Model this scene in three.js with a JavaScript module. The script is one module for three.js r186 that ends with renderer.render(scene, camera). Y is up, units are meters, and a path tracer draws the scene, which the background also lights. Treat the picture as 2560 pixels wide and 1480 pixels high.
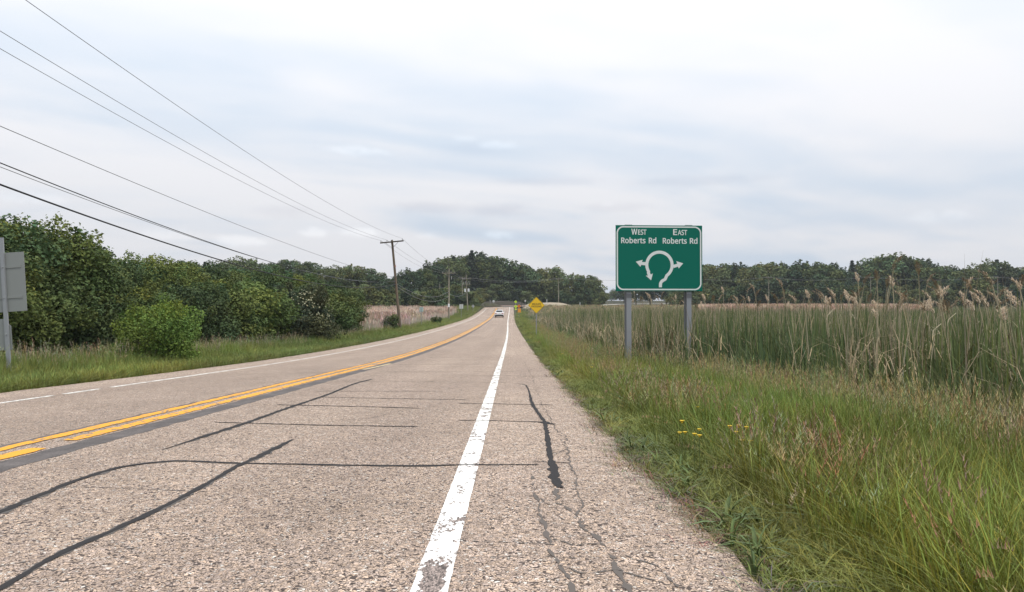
import * as THREE from 'three';
import { mergeGeometries } from 'three/addons/utils/BufferGeometryUtils.js';
import { FontLoader } from 'three/addons/loaders/FontLoader.js';
import { TextGeometry } from 'three/addons/geometries/TextGeometry.js';
import { RoundedBoxGeometry } from 'three/addons/geometries/RoundedBoxGeometry.js';
import { ConvexGeometry } from 'three/addons/geometries/ConvexGeometry.js';

// ------------------------------------------------------------------ camera, sky, sun, exposure
const scene = new THREE.Scene();
const camera = new THREE.PerspectiveCamera(2 * Math.atan(740 / 1856) * 180 / Math.PI, 2560 / 1480, 0.1, 6000);
camera.position.set(0, 1.0, 0);
camera.rotation.set(Math.atan(28 / 1856), 0, 0);

const renderer = new THREE.WebGLRenderer({ antialias: true });
renderer.setSize(1024, 592);
renderer.toneMapping = THREE.LinearToneMapping;
renderer.toneMappingExposure = 1.06;
renderer.shadowMap.enabled = true;
scene.fog = new THREE.FogExp2(new THREE.Color(0.80, 0.84, 0.92), 0.0002);

const sun = new THREE.DirectionalLight(new THREE.Color(1.0, 0.95, 0.86), 2.2);
const SUN_DIR = new THREE.Vector3(0.30, 1.0, 0.28).normalize();
sun.position.copy(SUN_DIR).multiplyScalar(200); sun.position.z -= 30;
sun.target.position.set(0, 0, -30);
sun.castShadow = true; sun.shadow.radius = 22; sun.shadow.mapSize.set(2048, 2048);
Object.assign(sun.shadow.camera, { left: -120, right: 120, top: 160, bottom: -160, near: 1, far: 600 });
scene.add(sun, sun.target);

// ------------------------------------------------------------------ numbers and noise
function rngOf(seed) { let a = seed >>> 0; return () => { a = (a + 0x6D2B79F5) >>> 0; let t = a; t = Math.imul(t ^ (t >>> 15), t | 1); t ^= t + Math.imul(t ^ (t >>> 7), t | 61); return ((t ^ (t >>> 14)) >>> 0) / 4294967296; }; }
const clamp = (v, a, b) => Math.min(b, Math.max(a, v));
const lerp = (a, b, t) => a + (b - a) * t;
const smooth = (a, b, v) => { const t = clamp((v - a) / (b - a), 0, 1); return t * t * (3 - 2 * t); };
function hash(x, y, s = 0) { let h = Math.imul(x, 374761393) + Math.imul(y, 668265263) + Math.imul(s, 1442695041); h = Math.imul(h ^ (h >>> 13), 1274126177); return ((h ^ (h >>> 16)) >>> 0) / 4294967296; }
function vnoise(x, y, s = 0, px = 0, py = 0) {
  const i = Math.floor(x), j = Math.floor(y); let u = x - i, v = y - j; u = u * u * (3 - 2 * u); v = v * v * (3 - 2 * v);
  const w = (k, p) => p ? ((k % p) + p) % p : k;
  const a = hash(w(i, px), w(j, py), s), b = hash(w(i + 1, px), w(j, py), s), c = hash(w(i, px), w(j + 1, py), s), d = hash(w(i + 1, px), w(j + 1, py), s);
  return a + (b - a) * u + (c - a) * v + (a - b - c + d) * u * v;
}
function fbm(x, y, s = 0, n = 4) { let t = 0, a = 0.5, m = 0; for (let k = 0; k < n; k++) { t += a * vnoise(x, y, s + k * 17); m += a; a *= 0.5; x *= 2.03; y *= 2.03; } return t / m; }

// ------------------------------------------------------------------ sky: thin bright cloud with streaks and a few small puffs
{
  const W = 2048, H = 1024, data = new Float32Array(W * H * 4);
  const puffs = [[-11.8, 11.6, 2.3, .42, .10], [-1.0, 12.3, 1.7, .34, .09], [-3.6, 12.8, 1.0, .28, .05], [-1.0, 5.5, 1.3, .42, .13], [-15.0, 5.5, 1.1, .45, .10], [-6.4, 5.4, 1.0, .32, .07], [-20.0, 4.7, 2.0, .5, .10], [-11.5, 5.6, 1.8, .42, .11], [-25, 5.0, 2.0, .5, .06], [-33, 7, 2, .5, .06], [7.5, 7.8, .6, .2, .06], [30, 6, 2, .5, .05]];
  const greys = [[-6.5, 7.6, 3.2, .55, .07], [-1.0, 7.5, 3.0, .55, .08], [-17, 7.0, 2.4, .5, .05], [8, 7.6, 3, .4, .05], [3, 9.6, 5, .35, .05], [14, 9.4, 6, .4, .05], [-3, 12.0, 3, .5, .03]];
  for (let j = 0; j < H; j++) {
    const e = ((j + 0.5) / H - 0.5) * Math.PI, ed = e * 180 / Math.PI, sy = Math.sin(e), cy = Math.cos(e);
    for (let i = 0; i < W; i++) {
      const az = ((i + 0.5) / W - 0.25) * 2 * Math.PI;                      // 0 is along -z, positive to +x
      const dx = Math.sin(az) * cy, dz = -Math.cos(az) * cy;
      const h = Math.max(sy, 0);
      const q = 1 / (h + 0.10), X = dx * q, Z = dz * q;
      // long streaks that run across the view and climb a little to the right
      const a = X * 0.80 - Z * 0.60, b = X * 0.60 + Z * 0.80;
      const warp = fbm(a * 0.35, b * 0.5, 7, 3) - 0.5;
      const s1 = fbm(a * 0.34 + warp * 1.5, b * 0.85 + warp * 2.2, 11, 5), s2 = fbm(a * 0.8 + 5 + warp, b * 2.4 + warp * 3, 23, 4), s3 = fbm(X * 0.42 + 3, Z * 0.42, 31, 4);
      const veil = smooth(0.35, 0.65, s1 * 0.52 + s2 * 0.30 + s3 * 0.26 + 0.16 * fbm(X * 3.1 + warp * 4, Z * 3.1, 77, 4) - 0.11);
      const lift = 0.70 + 0.27 * smooth(-2, 24, ed) + 0.05 * smooth(20, 60, ed);
      // gaps let a pale blue through, thick cloud is neutral white
      let r = lift * lerp(0.765, 1.01, veil), g = lift * lerp(0.865, 1.02, veil), bl = lift * lerp(0.995, 1.065, veil);
      const azd = az > Math.PI ? az * 180 / Math.PI - 360 : az * 180 / Math.PI;
      for (const [pa, pe, wa, we, k] of puffs) { const u = (azd - pa) / wa, v = (ed - pe) / we; if (Math.abs(u) < 2.2 && v > -2.5 && v < 3) { const n = fbm(azd * 1.6 + pa, ed * 4, 41, 4); const m = smooth(0.15, 0.75, Math.exp(-(u * u) - (v < 0 ? v * v * 2.2 : v * v)) * (0.05 + 1.7 * n)) * k * 0.95; r += m; g += m; bl += m * 0.95; } }
      for (const [pa, pe, wa, we, k] of greys) { const u = (azd - pa) / wa, v = (ed - pe) / we; if (Math.abs(u) < 2.2 && Math.abs(v) < 2.5) { const n = fbm(azd * 0.9 + pa, ed * 3.5, 57, 4); const m = smooth(0.15, 0.8, Math.exp(-(u * u) - v * v) * (0.3 + 1.1 * n)) * k; r -= m; g -= m; bl -= m * 0.85; } }
      if (ed < -1) { const k = smooth(-1, -8, ed); r = lerp(r, 0.18, k); g = lerp(g, 0.2, k); bl = lerp(bl, 0.14, k); }
      const o = (j * W + i) * 4; data[o] = r; data[o + 1] = g; data[o + 2] = bl; data[o + 3] = 1;
    }
  }
  const sky = new THREE.DataTexture(data, W, H, THREE.RGBAFormat, THREE.FloatType);
  sky.mapping = THREE.EquirectangularReflectionMapping; sky.magFilter = sky.minFilter = THREE.LinearFilter; sky.wrapS = THREE.RepeatWrapping; sky.needsUpdate = true;
  scene.background = sky; scene.environment = sky;
}
console.log('sky done');

// ------------------------------------------------------------------ naming helpers
const taken = {};
function numbered(n) { const k = taken[n] = (taken[n] ?? -1) + 1; return k ? n + '_' + String(k).padStart(3, '0') : n; }
function tag(o, label, category, group, kind) { o.userData.label = label; o.userData.category = category; if (group) o.userData.group = group; if (kind) o.userData.kind = kind; return o; }
function shadows(o) { o.traverse((m) => { if (m.isMesh) { m.castShadow = true; m.receiveShadow = true; } }); return o; }
function thing(name, label, category, x, y, d, turn = 0, group) { const o = new THREE.Group(); o.name = numbered(name); o.position.set(x, y, -d); o.rotation.y = turn; scene.add(o); return tag(o, label, category, group); }
function part(name, geo, mat, parent) { const m = new THREE.Mesh(geo, mat); m.name = name; parent.add(m); return shadows(m); }
function structure(name, geo, mat, label, category) { const m = new THREE.Mesh(geo, mat); m.name = numbered(name); scene.add(m); tag(m, label, category, null, 'structure'); return shadows(m); }
function copyOf(src, x, y, d, turn, scale, label, group) {
  const c = src.clone(); c.name = numbered(src.userData.kindName); scene.add(c); c.position.set(x, y, -d); c.rotation.y = turn; c.scale.set(...scale);
  const { category } = src.userData; c.userData = {}; return tag(c, label, category, group);
}
const lin = (r, g, b) => new THREE.Color().setRGB(r, g, b);
const std = (r, g, b, rough = 0.8, more = {}) => new THREE.MeshStandardMaterial({ color: lin(r, g, b), roughness: rough, ...more });
function tex(w, h, fn, srgb = true) {
  const data = new Uint8Array(w * h * 4);
  for (let j = 0; j < h; j++) for (let i = 0; i < w; i++) { const c = fn(i, j), o = (j * w + i) * 4; data[o] = clamp(c[0], 0, 255); data[o + 1] = clamp(c[1], 0, 255); data[o + 2] = clamp(c[2], 0, 255); data[o + 3] = c[3] ?? 255; }
  const t = new THREE.DataTexture(data, w, h); t.wrapS = t.wrapT = THREE.RepeatWrapping; t.magFilter = THREE.LinearFilter; t.minFilter = THREE.LinearMipmapLinearFilter; t.generateMipmaps = true;
  if (srgb) t.colorSpace = THREE.SRGBColorSpace; t.needsUpdate = true; return t;
}
function box(w, h, l, x = 0, y = 0, z = 0) { const g = new THREE.BoxGeometry(w, h, l); g.translate(x, y, z); return g; }
function cyl(r0, r1, h, x = 0, y = 0, z = 0, n = 10) { const g = new THREE.CylinderGeometry(r1, r0, h, n); g.translate(x, y, z); return g; }   // r0 bottom, r1 top, centred at x y z
function bar(a, b, r0, r1 = r0, n = 6) {                                 // a tapered round bar between two points
  const A = new THREE.Vector3(...a), B = new THREE.Vector3(...b), v = B.clone().sub(A), g = new THREE.CylinderGeometry(r1, r0, v.length(), n);
  g.applyQuaternion(new THREE.Quaternion().setFromUnitVectors(new THREE.Vector3(0, 1, 0), v.clone().normalize())); g.translate((A.x + B.x) / 2, (A.y + B.y) / 2, (A.z + B.z) / 2); return g;
}

// ------------------------------------------------------------------ lie of the land
const PT = [[-60, 1.7], [-30, .9], [0, 0], [5.8, -.18], [13.4, -.42], [25.9, -.80], [45, -1.13], [75, -1.34], [110, -1.34], [152, -1.10], [190, -.35], [230, .8], [262, 1.35], [320, 1.7], [600, 2.5], [4000, 6]];
const PM = PT.map((p, i) => i === 0 ? (PT[1][1] - p[1]) / (PT[1][0] - p[0]) : i === PT.length - 1 ? (p[1] - PT[i - 1][1]) / (p[0] - PT[i - 1][0]) : (() => { const h0 = p[0] - PT[i - 1][0], h1 = PT[i + 1][0] - p[0]; return (h0 * h0 * PT[i + 1][1] + (h1 * h1 - h0 * h0) * p[1] - h1 * h1 * PT[i - 1][1]) / (h0 * h1 * (h0 + h1)); })());
function profile(d) {
  if (d <= PT[0][0]) return PT[0][1]; if (d >= 4000) return 6;
  let i = 0; while (PT[i + 1][0] < d) i++; const h = PT[i + 1][0] - PT[i][0], t = (d - PT[i][0]) / h, t2 = t * t, t3 = t2 * t;
  return (2 * t3 - 3 * t2 + 1) * PT[i][1] + (t3 - 2 * t2 + t) * h * PM[i] + (-2 * t3 + 3 * t2) * PT[i + 1][1] + (t3 - t2) * h * PM[i + 1];
}
const crossfall = (x) => x < -4.15 ? -.02 * (-4.15 - x) : x > -.3 ? -.015 * (x + .3) : 0;
const edgeRight = (d) => lerp(.99, .52, smooth(25, 130, d)) + .07 * smooth(7, 3, d) + .07 * (fbm(d * .55, 3, 61, 4) - .5) + (d < 30 ? .07 * (vnoise(d * 4.2, 1, 62) - .5) + .05 * (vnoise(d * 11, 1, 66) - .5) : 0);
const edgeLeft = (d) => -9.1 - .12 * (fbm(d * .5, 8, 63, 4) - .5) - (d < 40 ? .07 * (vnoise(d * 2.2, 1, 64) - .5) : 0);
const roadY = (x, d) => profile(d) + crossfall(x);
function landY(x, d) {                                                    // the ground beside the road
  const p = profile(d); let v;
  if (x > -4) {
    const t = Math.max(0, x - 1); v = p - .04 - .13 * Math.min(t, 3.5);
    v += (-1.35 - v) * smooth(3.2, 7.5, t);
    v += 2.6 * smooth(170, 260, d) * smooth(3.2, 7.5, t) + 4 * smooth(260, 500, d);
    v += (fbm(x * .5, d * .5, 71, 3) - .5) * .16 * smooth(0.2, 1.5, t);
  } else {
    const t = Math.max(0, -9.1 - x); v = p - .14 - .1 * Math.min(t, 3.5);
    v += 7 * Math.exp(-(((x + 85) / 60) ** 2)) * smooth(150, 260, d) + 4 * smooth(260, 500, d);
    v += (fbm(x * .5, d * .5, 72, 3) - .5) * .16 * smooth(0.2, 1.5, t);
  }
  return v;
}
function groundY(x, d) {                                                  // the same, dug out under the roadway
  const inside = d < 246 ? Math.min(x + 8.95, .8 - x - (d > 60 ? .4 : 0)) : -1;
  return inside > 0 ? roadY(x, d) - .14 : landY(x, d) ;
}
// places of trees and reeds, in metres: [x, distance ahead, height]
const thicketTall = [[-17.5,22.0,4.83],[-17.4,24.0,5.26],[-17.5,26.0,5.38],[-17.2,27.0,5.26],[-17.4,29.0,4.9],[-20.2,36.0,4.98],[-20.9,40.0,5.01],[-20.1,41.0,5.4],[-19.5,43.0,5.05],[-19.3,46.0,5.41],[-18.8,49.0,5.1],[-17.9,52.0,5.5],[-16.9,54.0,5.16],[-16.3,58.0,5.44],[-15.3,61.0,5.0],[-14.9,64.0,4.58]];
const thicketLow = [[-16.1,22.0,3.11],[-15.8,24.0,3.12],[-15.8,26.0,3.16],[-16.6,29.0,3.08],[-17.4,33.0,3.37],[-16.1,34.0,3.23],[-15.5,36.0,3.66],[-15.6,39.0,3.88],[-15.4,42.0,4.12],[-15.2,45.0,3.88],[-15.3,49.0,4.15],[-14.7,57.0,4.09],[-14.6,62.0,3.64]];
const hillTrees = [[-96.2,210.0,9.65],[-104.8,240.0,10.03],[-96.3,235.0,8.65],[-93.2,240.0,9.48],[-81.9,225.0,10.79],[-81.5,240.0,8.87],[-79.5,250.0,9.44],[-72.7,245.0,10.01],[-66.0,240.0,9.72],[-59.6,235.0,8.17],[-53.9,230.0,9.21],[-48.5,225.0,10.23],[-45.3,230.0,9.4],[-40.6,225.0,7.92],[-36.2,220.0,7.67]];
const centreTrees = [[-35.0,232.0,8.47],[-32.3,235.0,10.19],[-28.9,238.0,10.74],[-26.3,250.0,12.92],[-26.6,290.0,16.26],[-23.1,296.0,17.66],[-19.7,304.0,19.0],[-15.8,308.0,20.83],[-10.7,306.0,19.88],[-6.5,300.0,18.79],[-2.4,298.0,17.39],[1.6,302.0,17.41],[5.6,299.0,16.33],[9.9,296.0,15.46],[14.3,294.0,16.02],[18.2,296.0,14.51],[24.6,298.0,13.3],[28.8,294.0,12.53],[32.1,292.0,11.52]];
const shrubsCentre = [[-44.4,199.8,4.09],[-39.1,185.7,5.84],[-37.6,188.4,6.98],[-33.7,179.2,6.47],[-36.2,205.0,6.32],[-30.5,184.3,5.74],[-31.5,204.3,5.47],[-28.7,200.8,4.44],[-25.2,191.3,6.33],[-21.6,179.6,5.97],[-20.2,185.3,6.17],[-17.5,179.7,5.51],[-20.0,232.4,4.36],[-17.4,232.9,6.0],[-13.7,215.4,4.56],[-11.2,215.0,5.03]];
const shrubsFar = [[-14.1,290.4,4.72],[-11.2,289.2,5.98],[-8.4,289.2,4.89],[-5.7,293.0,7.64],[-2.9,294.0,6.43],[0.0,289.2,7.2],[2.8,291.1,5.03],[5.6,288.4,6.38],[8.6,295.3,8.37],[11.4,294.4,8.06],[14.3,295.5,6.91],[17.2,295.4,6.78],[19.6,288.4,6.05],[22.7,292.7,5.34],[25.4,290.6,5.56],[28.4,292.4,7.47],[31.3,292.9,7.95],[33.7,289.8,5.75]];
const rightTrees = [[54.5,430.0,5.38],[57.7,420.0,7.2],[57.3,380.0,10.04],[55.1,330.0,12.8],[57.7,310.0,14.01],[62.3,300.0,14.98],[66.9,292.0,15.3],[71.1,290.0,16.15],[74.3,286.0,16.58],[77.0,280.0,15.98],[83.1,288.0,16.84],[87.3,284.0,16.79],[88.5,276.0,15.47],[96.3,290.0,16.62],[97.4,280.0,16.73],[103.0,286.0,17.51],[104.8,280.0,17.18],[112.6,290.0,17.09],[113.0,282.0,17.14],[114.4,276.0,15.62],[123.0,288.0,16.99],[123.5,280.0,15.22],[138.1,290.0,18.03],[139.3,282.0,19.12],[146.2,286.0,20.13],[146.6,280.0,19.9],[148.4,276.0,17.71],[156.7,284.0,18.47],[152.3,270.0,14.87],[156.6,272.0,15.27],[165.2,280.0,14.31],[172.1,284.0,15.56],[173.9,278.0,15.72],[182.6,284.0,17.71],[183.9,280.0,17.18],[184.7,276.0,14.58],[192.6,282.0,14.86],[197.8,280.0,15.98],[208.3,284.0,16.94],[214.4,280.0,15.67]];
const shrubsRight = [[54.9,242.7,6.08],[61.3,257.2,8.0],[63.8,255.1,8.0],[68.3,260.6,7.11],[69.9,255.4,5.31],[69.0,241.7,6.04],[76.9,258.3,6.6],[77.7,251.3,7.83],[83.8,261.0,7.72],[82.5,247.7,8.14],[85.6,248.1,9.5],[92.9,260.4,7.02],[90.6,245.9,5.55],[92.3,242.5,5.28],[94.9,241.8,5.97],[96.9,239.8,7.71],[107.3,257.9,5.94],[107.3,250.7,8.95],[109.9,249.8,8.42],[108.6,240.6,7.1],[113.4,244.7,5.8],[113.8,239.4,7.54],[118.3,242.7,9.41],[129.9,260.3,8.32],[127.5,249.5,5.7],[132.8,254.0,7.65],[131.6,246.1,5.82],[135.3,247.6,6.1],[142.8,255.7,7.07],[145.2,254.6,7.45],[138.6,238.1,6.51],[143.5,241.6,9.24],[147.1,242.9,8.53],[150.2,243.2,9.22],[163.2,259.3,7.12],[158.3,246.8,7.99],[166.1,254.3,7.82],[173.3,260.6,6.33],[172.6,255.0,8.01],[177.6,257.8,8.24],[181.4,258.9,8.77],[182.0,255.4,7.46],[177.9,245.6,7.19],[176.1,239.2,7.34],[187.6,250.7,9.37],[196.1,258.0,7.64],[194.0,251.4,9.48]];
const conifers = [[-16.1,296.0,20.92],[-22.8,290.0,17.68],[130.2,284.0,18.01],[139.5,288.0,17.92],[173.1,300.0,15.63],[-95.3,230.0,9.52],[1.5,284.0,5.27],[189.5,290.0,18.66]];
const plumeReeds = [[7.7,16.81,3.05],[7.86,16.66,3.11],[7.73,15.61,3.08],[8.53,17.16,3.06],[6.7,13.59,3.13],[6.89,13.28,2.8],[8.8,16.33,3.13],[7.51,13.58,3.14],[9.05,15.11,3.01],[6.3,10.5,2.46],[8.45,13.68,2.85],[7.42,11.55,2.76],[7.42,11.18,2.58],[8.78,12.89,2.93],[6.5,9.5,2.65],[7.55,19.83,3.08],[6.67,16.37,2.64],[6.98,16.09,2.67],[8.57,18.98,2.84],[7.17,15.74,2.61],[8.46,18.38,2.81],[5.88,12.67,2.4],[9.18,19.58,2.74],[9.03,19.09,2.79],[8.1,19.16,2.6],[6.49,15.21,2.43],[8.03,18.22,2.5],[6.47,12.94,2.32],[7.08,14.1,2.51],[5.95,11.96,2.24],[6.07,11.44,2.23],[6.36,20.21,2.73],[6.44,20.26,2.49],[8.64,26.9,2.78],[6.65,20.5,2.44],[8.6,25.36,3.18],[5.85,21.64,2.61],[6.03,23.8,2.53],[6.04,23.24,2.47],[8.63,36,2.74],[8.57,14.79,2.81],[5.88,10.13,2.17],[8.95,15.23,2.96],[6.59,10.61,2.26],[6.72,10.79,2.34],[7.79,12.32,2.48],[6.52,10.2,2.29],[9.1,14.69,2.71],[5.88,36,2.89],[6.21,36,2.97],[6.69,36,2.99],[6.77,34.93,3.11],[7.37,36,3.02],[7.95,36,2.8],[7.83,34.42,2.88],[6.11,10.89,2.45],[8.54,21.71,2.62],[8.06,22.01,2.54],[7.47,25.21,2.61],[8.02,11.28,2.81],[7.06,9.5,2.71],[6.85,9.78,2.42],[7.56,13.36,2.46],[6.14,9.5,2.11],[7.8,17.79,2.57],[6.44,11.18,2.29],[6.68,13.9,2.42],[8.84,17.32,2.76],[7.8,16.43,2.52],[6.65,24.98,2.39],[8.17,13.94,2.4],[9.17,28.17,2.85],[8.84,28.83,3.19],[5.95,36,3.3],[6.95,10.64,2.47],[7.78,14.07,2.65],[6.98,36,3.28],[6.13,11.21,2.24],[8.15,17.25,2.65],[7.58,24.12,2.74],[7.58,11.02,2.56],[8.3,14.34,2.68],[6.09,22.79,2.76],[6.54,31.22,2.51],[9.14,24.94,2.98],[5.62,36,3.49],[6.69,23.91,2.76],[6.07,12.08,2.1],[6.88,10.28,2.42],[7.71,15.16,2.39],[5.96,27.81,2.52],[6.8,17.7,2.4],[6.69,19.55,2.51],[6.35,14.16,2.53],[8.48,14.29,2.46],[9.05,20.85,2.75],[8.9,12.67,2.6],[7.31,11.02,2.46],[6.05,16.31,2.48],[6.87,36,3.21],[7.59,26.32,3.1],[7.11,15.17,2.53],[6.13,36,3.37],[8.32,12.13,2.67],[8.83,23.8,2.44],[7.4,33.43,3.0],[6.63,10.73,2.47],[7.02,36,2.55],[8.79,15.97,2.72],[6.26,14.46,2.48],[6.54,9.76,2.15],[7.08,36,2.95],[8.58,32.77,2.97],[9.05,15.5,2.51],[5.9,22.22,2.71],[6.47,16.11,2.5],[7.25,13.2,2.37],[7.68,21.99,2.74],[7.02,36,3.11],[7.7,10.96,2.48]] ;
// ------------------------------------------------------------------ ground
function gridMesh(xs, ds, yOf, uvScale, colorOf) {
  const nx = xs.length, nd = ds.length, pos = new Float32Array(nx * nd * 3), uv = new Float32Array(nx * nd * 2), col = new Float32Array(nx * nd * 3), idx = [];
  for (let j = 0; j < nd; j++) for (let i = 0; i < nx; i++) {
    const k = j * nx + i, x = typeof xs[i] === 'function' ? xs[i](ds[j]) : xs[i], d = ds[j];
    pos.set([x, yOf(x, d), -d], k * 3); uv.set([x / uvScale, d / uvScale], k * 2); col.set(colorOf(x, d), k * 3);
    if (i && j) { const a = k - nx - 1, b = k - nx, c = k - 1; idx.push(a, b, k, a, k, c); }
  }
  const g = new THREE.BufferGeometry(); g.setAttribute('position', new THREE.BufferAttribute(pos, 3)); g.setAttribute('uv', new THREE.BufferAttribute(uv, 2)); g.setAttribute('color', new THREE.BufferAttribute(col, 3)); g.setIndex(idx); g.computeVertexNormals(); return g;
}
const range = (a, b, step) => { const o = []; for (let v = a; v < b - 1e-6; v += step) o.push(v); return o; };
{
  const soil = tex(512, 512, (i, j) => {
    const n = fbm(i / 6, j / 6, 81, 3), m = vnoise(i / 64, j / 64, 82, 8, 8), k = hash(i, j, 83);
    const v = 150 + (n - .5) * 110 + (m - .5) * 50 + (k - .5) * 50; return [v, v, v * .96];
  });
  const xs = [...range(-1500, -400, 100), ...range(-400, -120, 20), ...range(-120, -40, 5), ...range(-40, -16, 2), ...range(-16, -9.2, .6), -9.2, -8.96, -8.9, -6, -3, -1, 0, .3, .38, .42, .5, .72, .78, .82, ...range(.9, 3, .15), ...range(3, 10, .4), ...range(10, 30, 1.5), ...range(30, 130, 5), ...range(130, 400, 20), ...range(400, 1501, 100)];
  const ds = [...range(-60, -4, 4), ...range(-4, 12, .25), ...range(12, 40, .8), ...range(40, 120, 2.5), ...range(120, 300, 4), ...range(300, 520, 12), ...range(520, 1000, 60), ...range(1000, 3001, 400)];
  const g = gridMesh(xs, ds, groundY, 1.3, (x, d) => {
    const n = fbm(x * .35, d * .35, 84, 4), m = fbm(x * .05, d * .05, 85, 3);
    const dry = smooth(.45, .7, n);
    return [lerp(.085, .17, dry) + .02 * m, lerp(.10, .145, dry) + .02 * m, lerp(.035, .075, dry)];
  });
  structure('ground', g, new THREE.MeshStandardMaterial({ map: soil, bumpMap: soil, bumpScale: .03, vertexColors: true, roughness: 1 }), 'soil and thatch ground under the roadside grass and marsh', 'ground');
}
console.log('ground done');

// ------------------------------------------------------------------ road surface: worn chip seal
const S = 2048, TILE = 3.0;
let chipH;
{
  // stones: jittered cells about 11 mm across, each with its own tone, with dark binder between
  const N = 250, H = chipH = new Float32Array(S * S), id = new Int32Array(S * S);
  for (let j = 0; j < S; j++) for (let i = 0; i < S; i++) {
    const u = i / S * N + 1.5 * (vnoise(i / 16, j / 16, 301, 128, 128) - .5), v = j / S * N + 1.5 * (vnoise(i / 16, j / 16, 302, 128, 128) - .5), ci = Math.floor(u), cj = Math.floor(v); let b1 = 9, b2 = 9, who = 0;
    for (let b = -1; b < 2; b++) for (let a = -1; a < 2; a++) {
      const ii = (ci + a + 2 * N) % N, jj = (cj + b + 2 * N) % N, X = ci + a + .0 + 1.0 * hash(ii, jj, 1), Y = cj + b + .0 + 1.0 * hash(ii, jj, 2), r = (X - u) ** 2 + (Y - v) ** 2;
      if (r < b1) { b2 = b1; b1 = r; who = ii + jj * N; } else if (r < b2) b2 = r;
    }
    H[j * S + i] = clamp((Math.sqrt(b2) - Math.sqrt(b1)) * (1.2 + 2.2 * hash(who, 3, 12)), 0, 1); id[j * S + i] = who;
  }
  var chipColor = tex(S, S, (i, j) => {
    const k = j * S + i, w = id[k], t = hash(w, 5, 3), c = hash(w, 9, 4), big = vnoise(i / 64, j / 64, 91, 32, 32), lost = hash(w, 2, 8) < .07 + .11 * smooth(.35, .9, big);
    const up = smooth(.10, .42, H[k]); let r, g, b;
    if (lost) { r = 86; g = 75; b = 70; } else { const v = 164 + t * 64; r = v * (1.02 + c * .05); g = v * (.925 + c * .012); b = v * (.865 - c * .05); if (hash(w, 4, 6) < .05) { r = 232; g = 224; b = 214; } }
    const e = up * (.86 + .22 * big);
    return [lerp(68, r, e), lerp(58, g, e), lerp(53, b, e)];
  });
  var chipBump = tex(S / 2, S / 2, (i, j) => { const k = j * 2 * S + i * 2, v = smooth(0, .5, H[k]) * 255 * (hash(id[k], 2, 8) < .10 ? .25 : 1); return [v, v, v]; }, false);
}
console.log('chips done');
const roadDs = [...range(-8, 14, .14), ...range(14, 40, .4), ...range(40, 246.1, 1.5)];
const road = (() => {
  const xs = [edgeLeft, (d) => edgeLeft(d) + .12, -8.4, -7.6, -7, -6.3, -5.6, -4.9, -4.15, -3.6, -3.1, -2.6, -2.1, -1.6, -1.1, -.6, -.3, 0, .25, (d) => edgeRight(d) - .3, (d) => edgeRight(d) - .15, (d) => edgeRight(d) - .05, edgeRight];
  const g = gridMesh(xs, roadDs, (x, d) => roadY(x, d) - .05 * smooth(edgeRight(d) - .06, edgeRight(d), x) - .05 * smooth(edgeLeft(d) + .12, edgeLeft(d), x), TILE, (x, d) => {
    const n = fbm(x * .9, d * .22, 95, 4), m = fbm(x * 2.5, d * 1.6, 96, 3);
    const worn = Math.max(Math.exp(-(((x + 1.3) / .42) ** 2)), Math.exp(-(((x + 3.05) / .42) ** 2)), Math.exp(-(((x + 5.1) / .45) ** 2)), Math.exp(-(((x + 6.8) / .45) ** 2))) * (.4 + n);
    const grit = x > .1 ? smooth(.45, .75, m) * .10 : 0;
    const v = .95 + (n - .5) * .34 + (m - .5) * .2 - worn * .10 + (x > -.2 ? .05 : 0) - grit + (x < -7.7 ? .08 : 0);
    return [v * 1.0, v * (.985 + .012 * n), v * (.965 + .03 * m)];
  });
  return structure('road', g, new THREE.MeshStandardMaterial({ map: chipColor, bumpMap: chipBump, bumpScale: .005, vertexColors: true, roughness: .93 }), 'two-lane country road of worn pinkish chip-seal asphalt', 'road');
})();

// a strip laid on the road: centre line points [x, d], half widths, ragged edges
function strip(points, halfOf, lift, opts = {}) {
  const { step = .06, ragged = 0, seed = 1, uvLen = 1, d0 = 0 } = opts;
  const curve = new THREE.CatmullRomCurve3(points.map(([x, d]) => new THREE.Vector3(x, 0, d)), false, 'centripetal'); const L = curve.getLength(), n = Math.max(4, Math.min(1500, Math.ceil(L / step)));
  const P = curve.getSpacedPoints(n), pos = [], uv = [], idx = [];
  for (let i = 0; i <= n; i++) {
    const t = i / n, a = P[Math.max(0, i - 1)], b = P[Math.min(n, i + 1)], tx = b.x - a.x, td = b.z - a.z, l = Math.hypot(tx, td) || 1, nx = td / l, nd = -tx / l, s = t * L;
    const h = halfOf(t, P[i].z), r1 = h + ragged * h * (fbm(s * 13, 1, seed, 4) - .5) * 2, r2 = h + ragged * h * (fbm(s * 13, 5, seed + 3, 4) - .5) * 2;
    for (const [q, u] of [[r1, 0], [-r2, 1]]) { const x = P[i].x + nx * q, d = P[i].z + nd * q; pos.push(x, roadY(x, d) + lift, -d); uv.push(u, (s + d0) / uvLen); }
    if (i) { const k = i * 2; idx.push(k - 2, k, k - 1, k - 1, k, k + 1); }
  }
  const g = new THREE.BufferGeometry(); g.setAttribute('position', new THREE.Float32BufferAttribute(pos, 3)); g.setAttribute('uv', new THREE.Float32BufferAttribute(uv, 2)); g.setIndex(idx); g.computeVertexNormals();
  if (g.attributes.normal.getY(0) < 0) { for (let i = 0; i < idx.length; i += 3) [idx[i], idx[i + 1]] = [idx[i + 1], idx[i]]; g.setIndex(idx); g.computeVertexNormals(); }
  return g;
}
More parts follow.
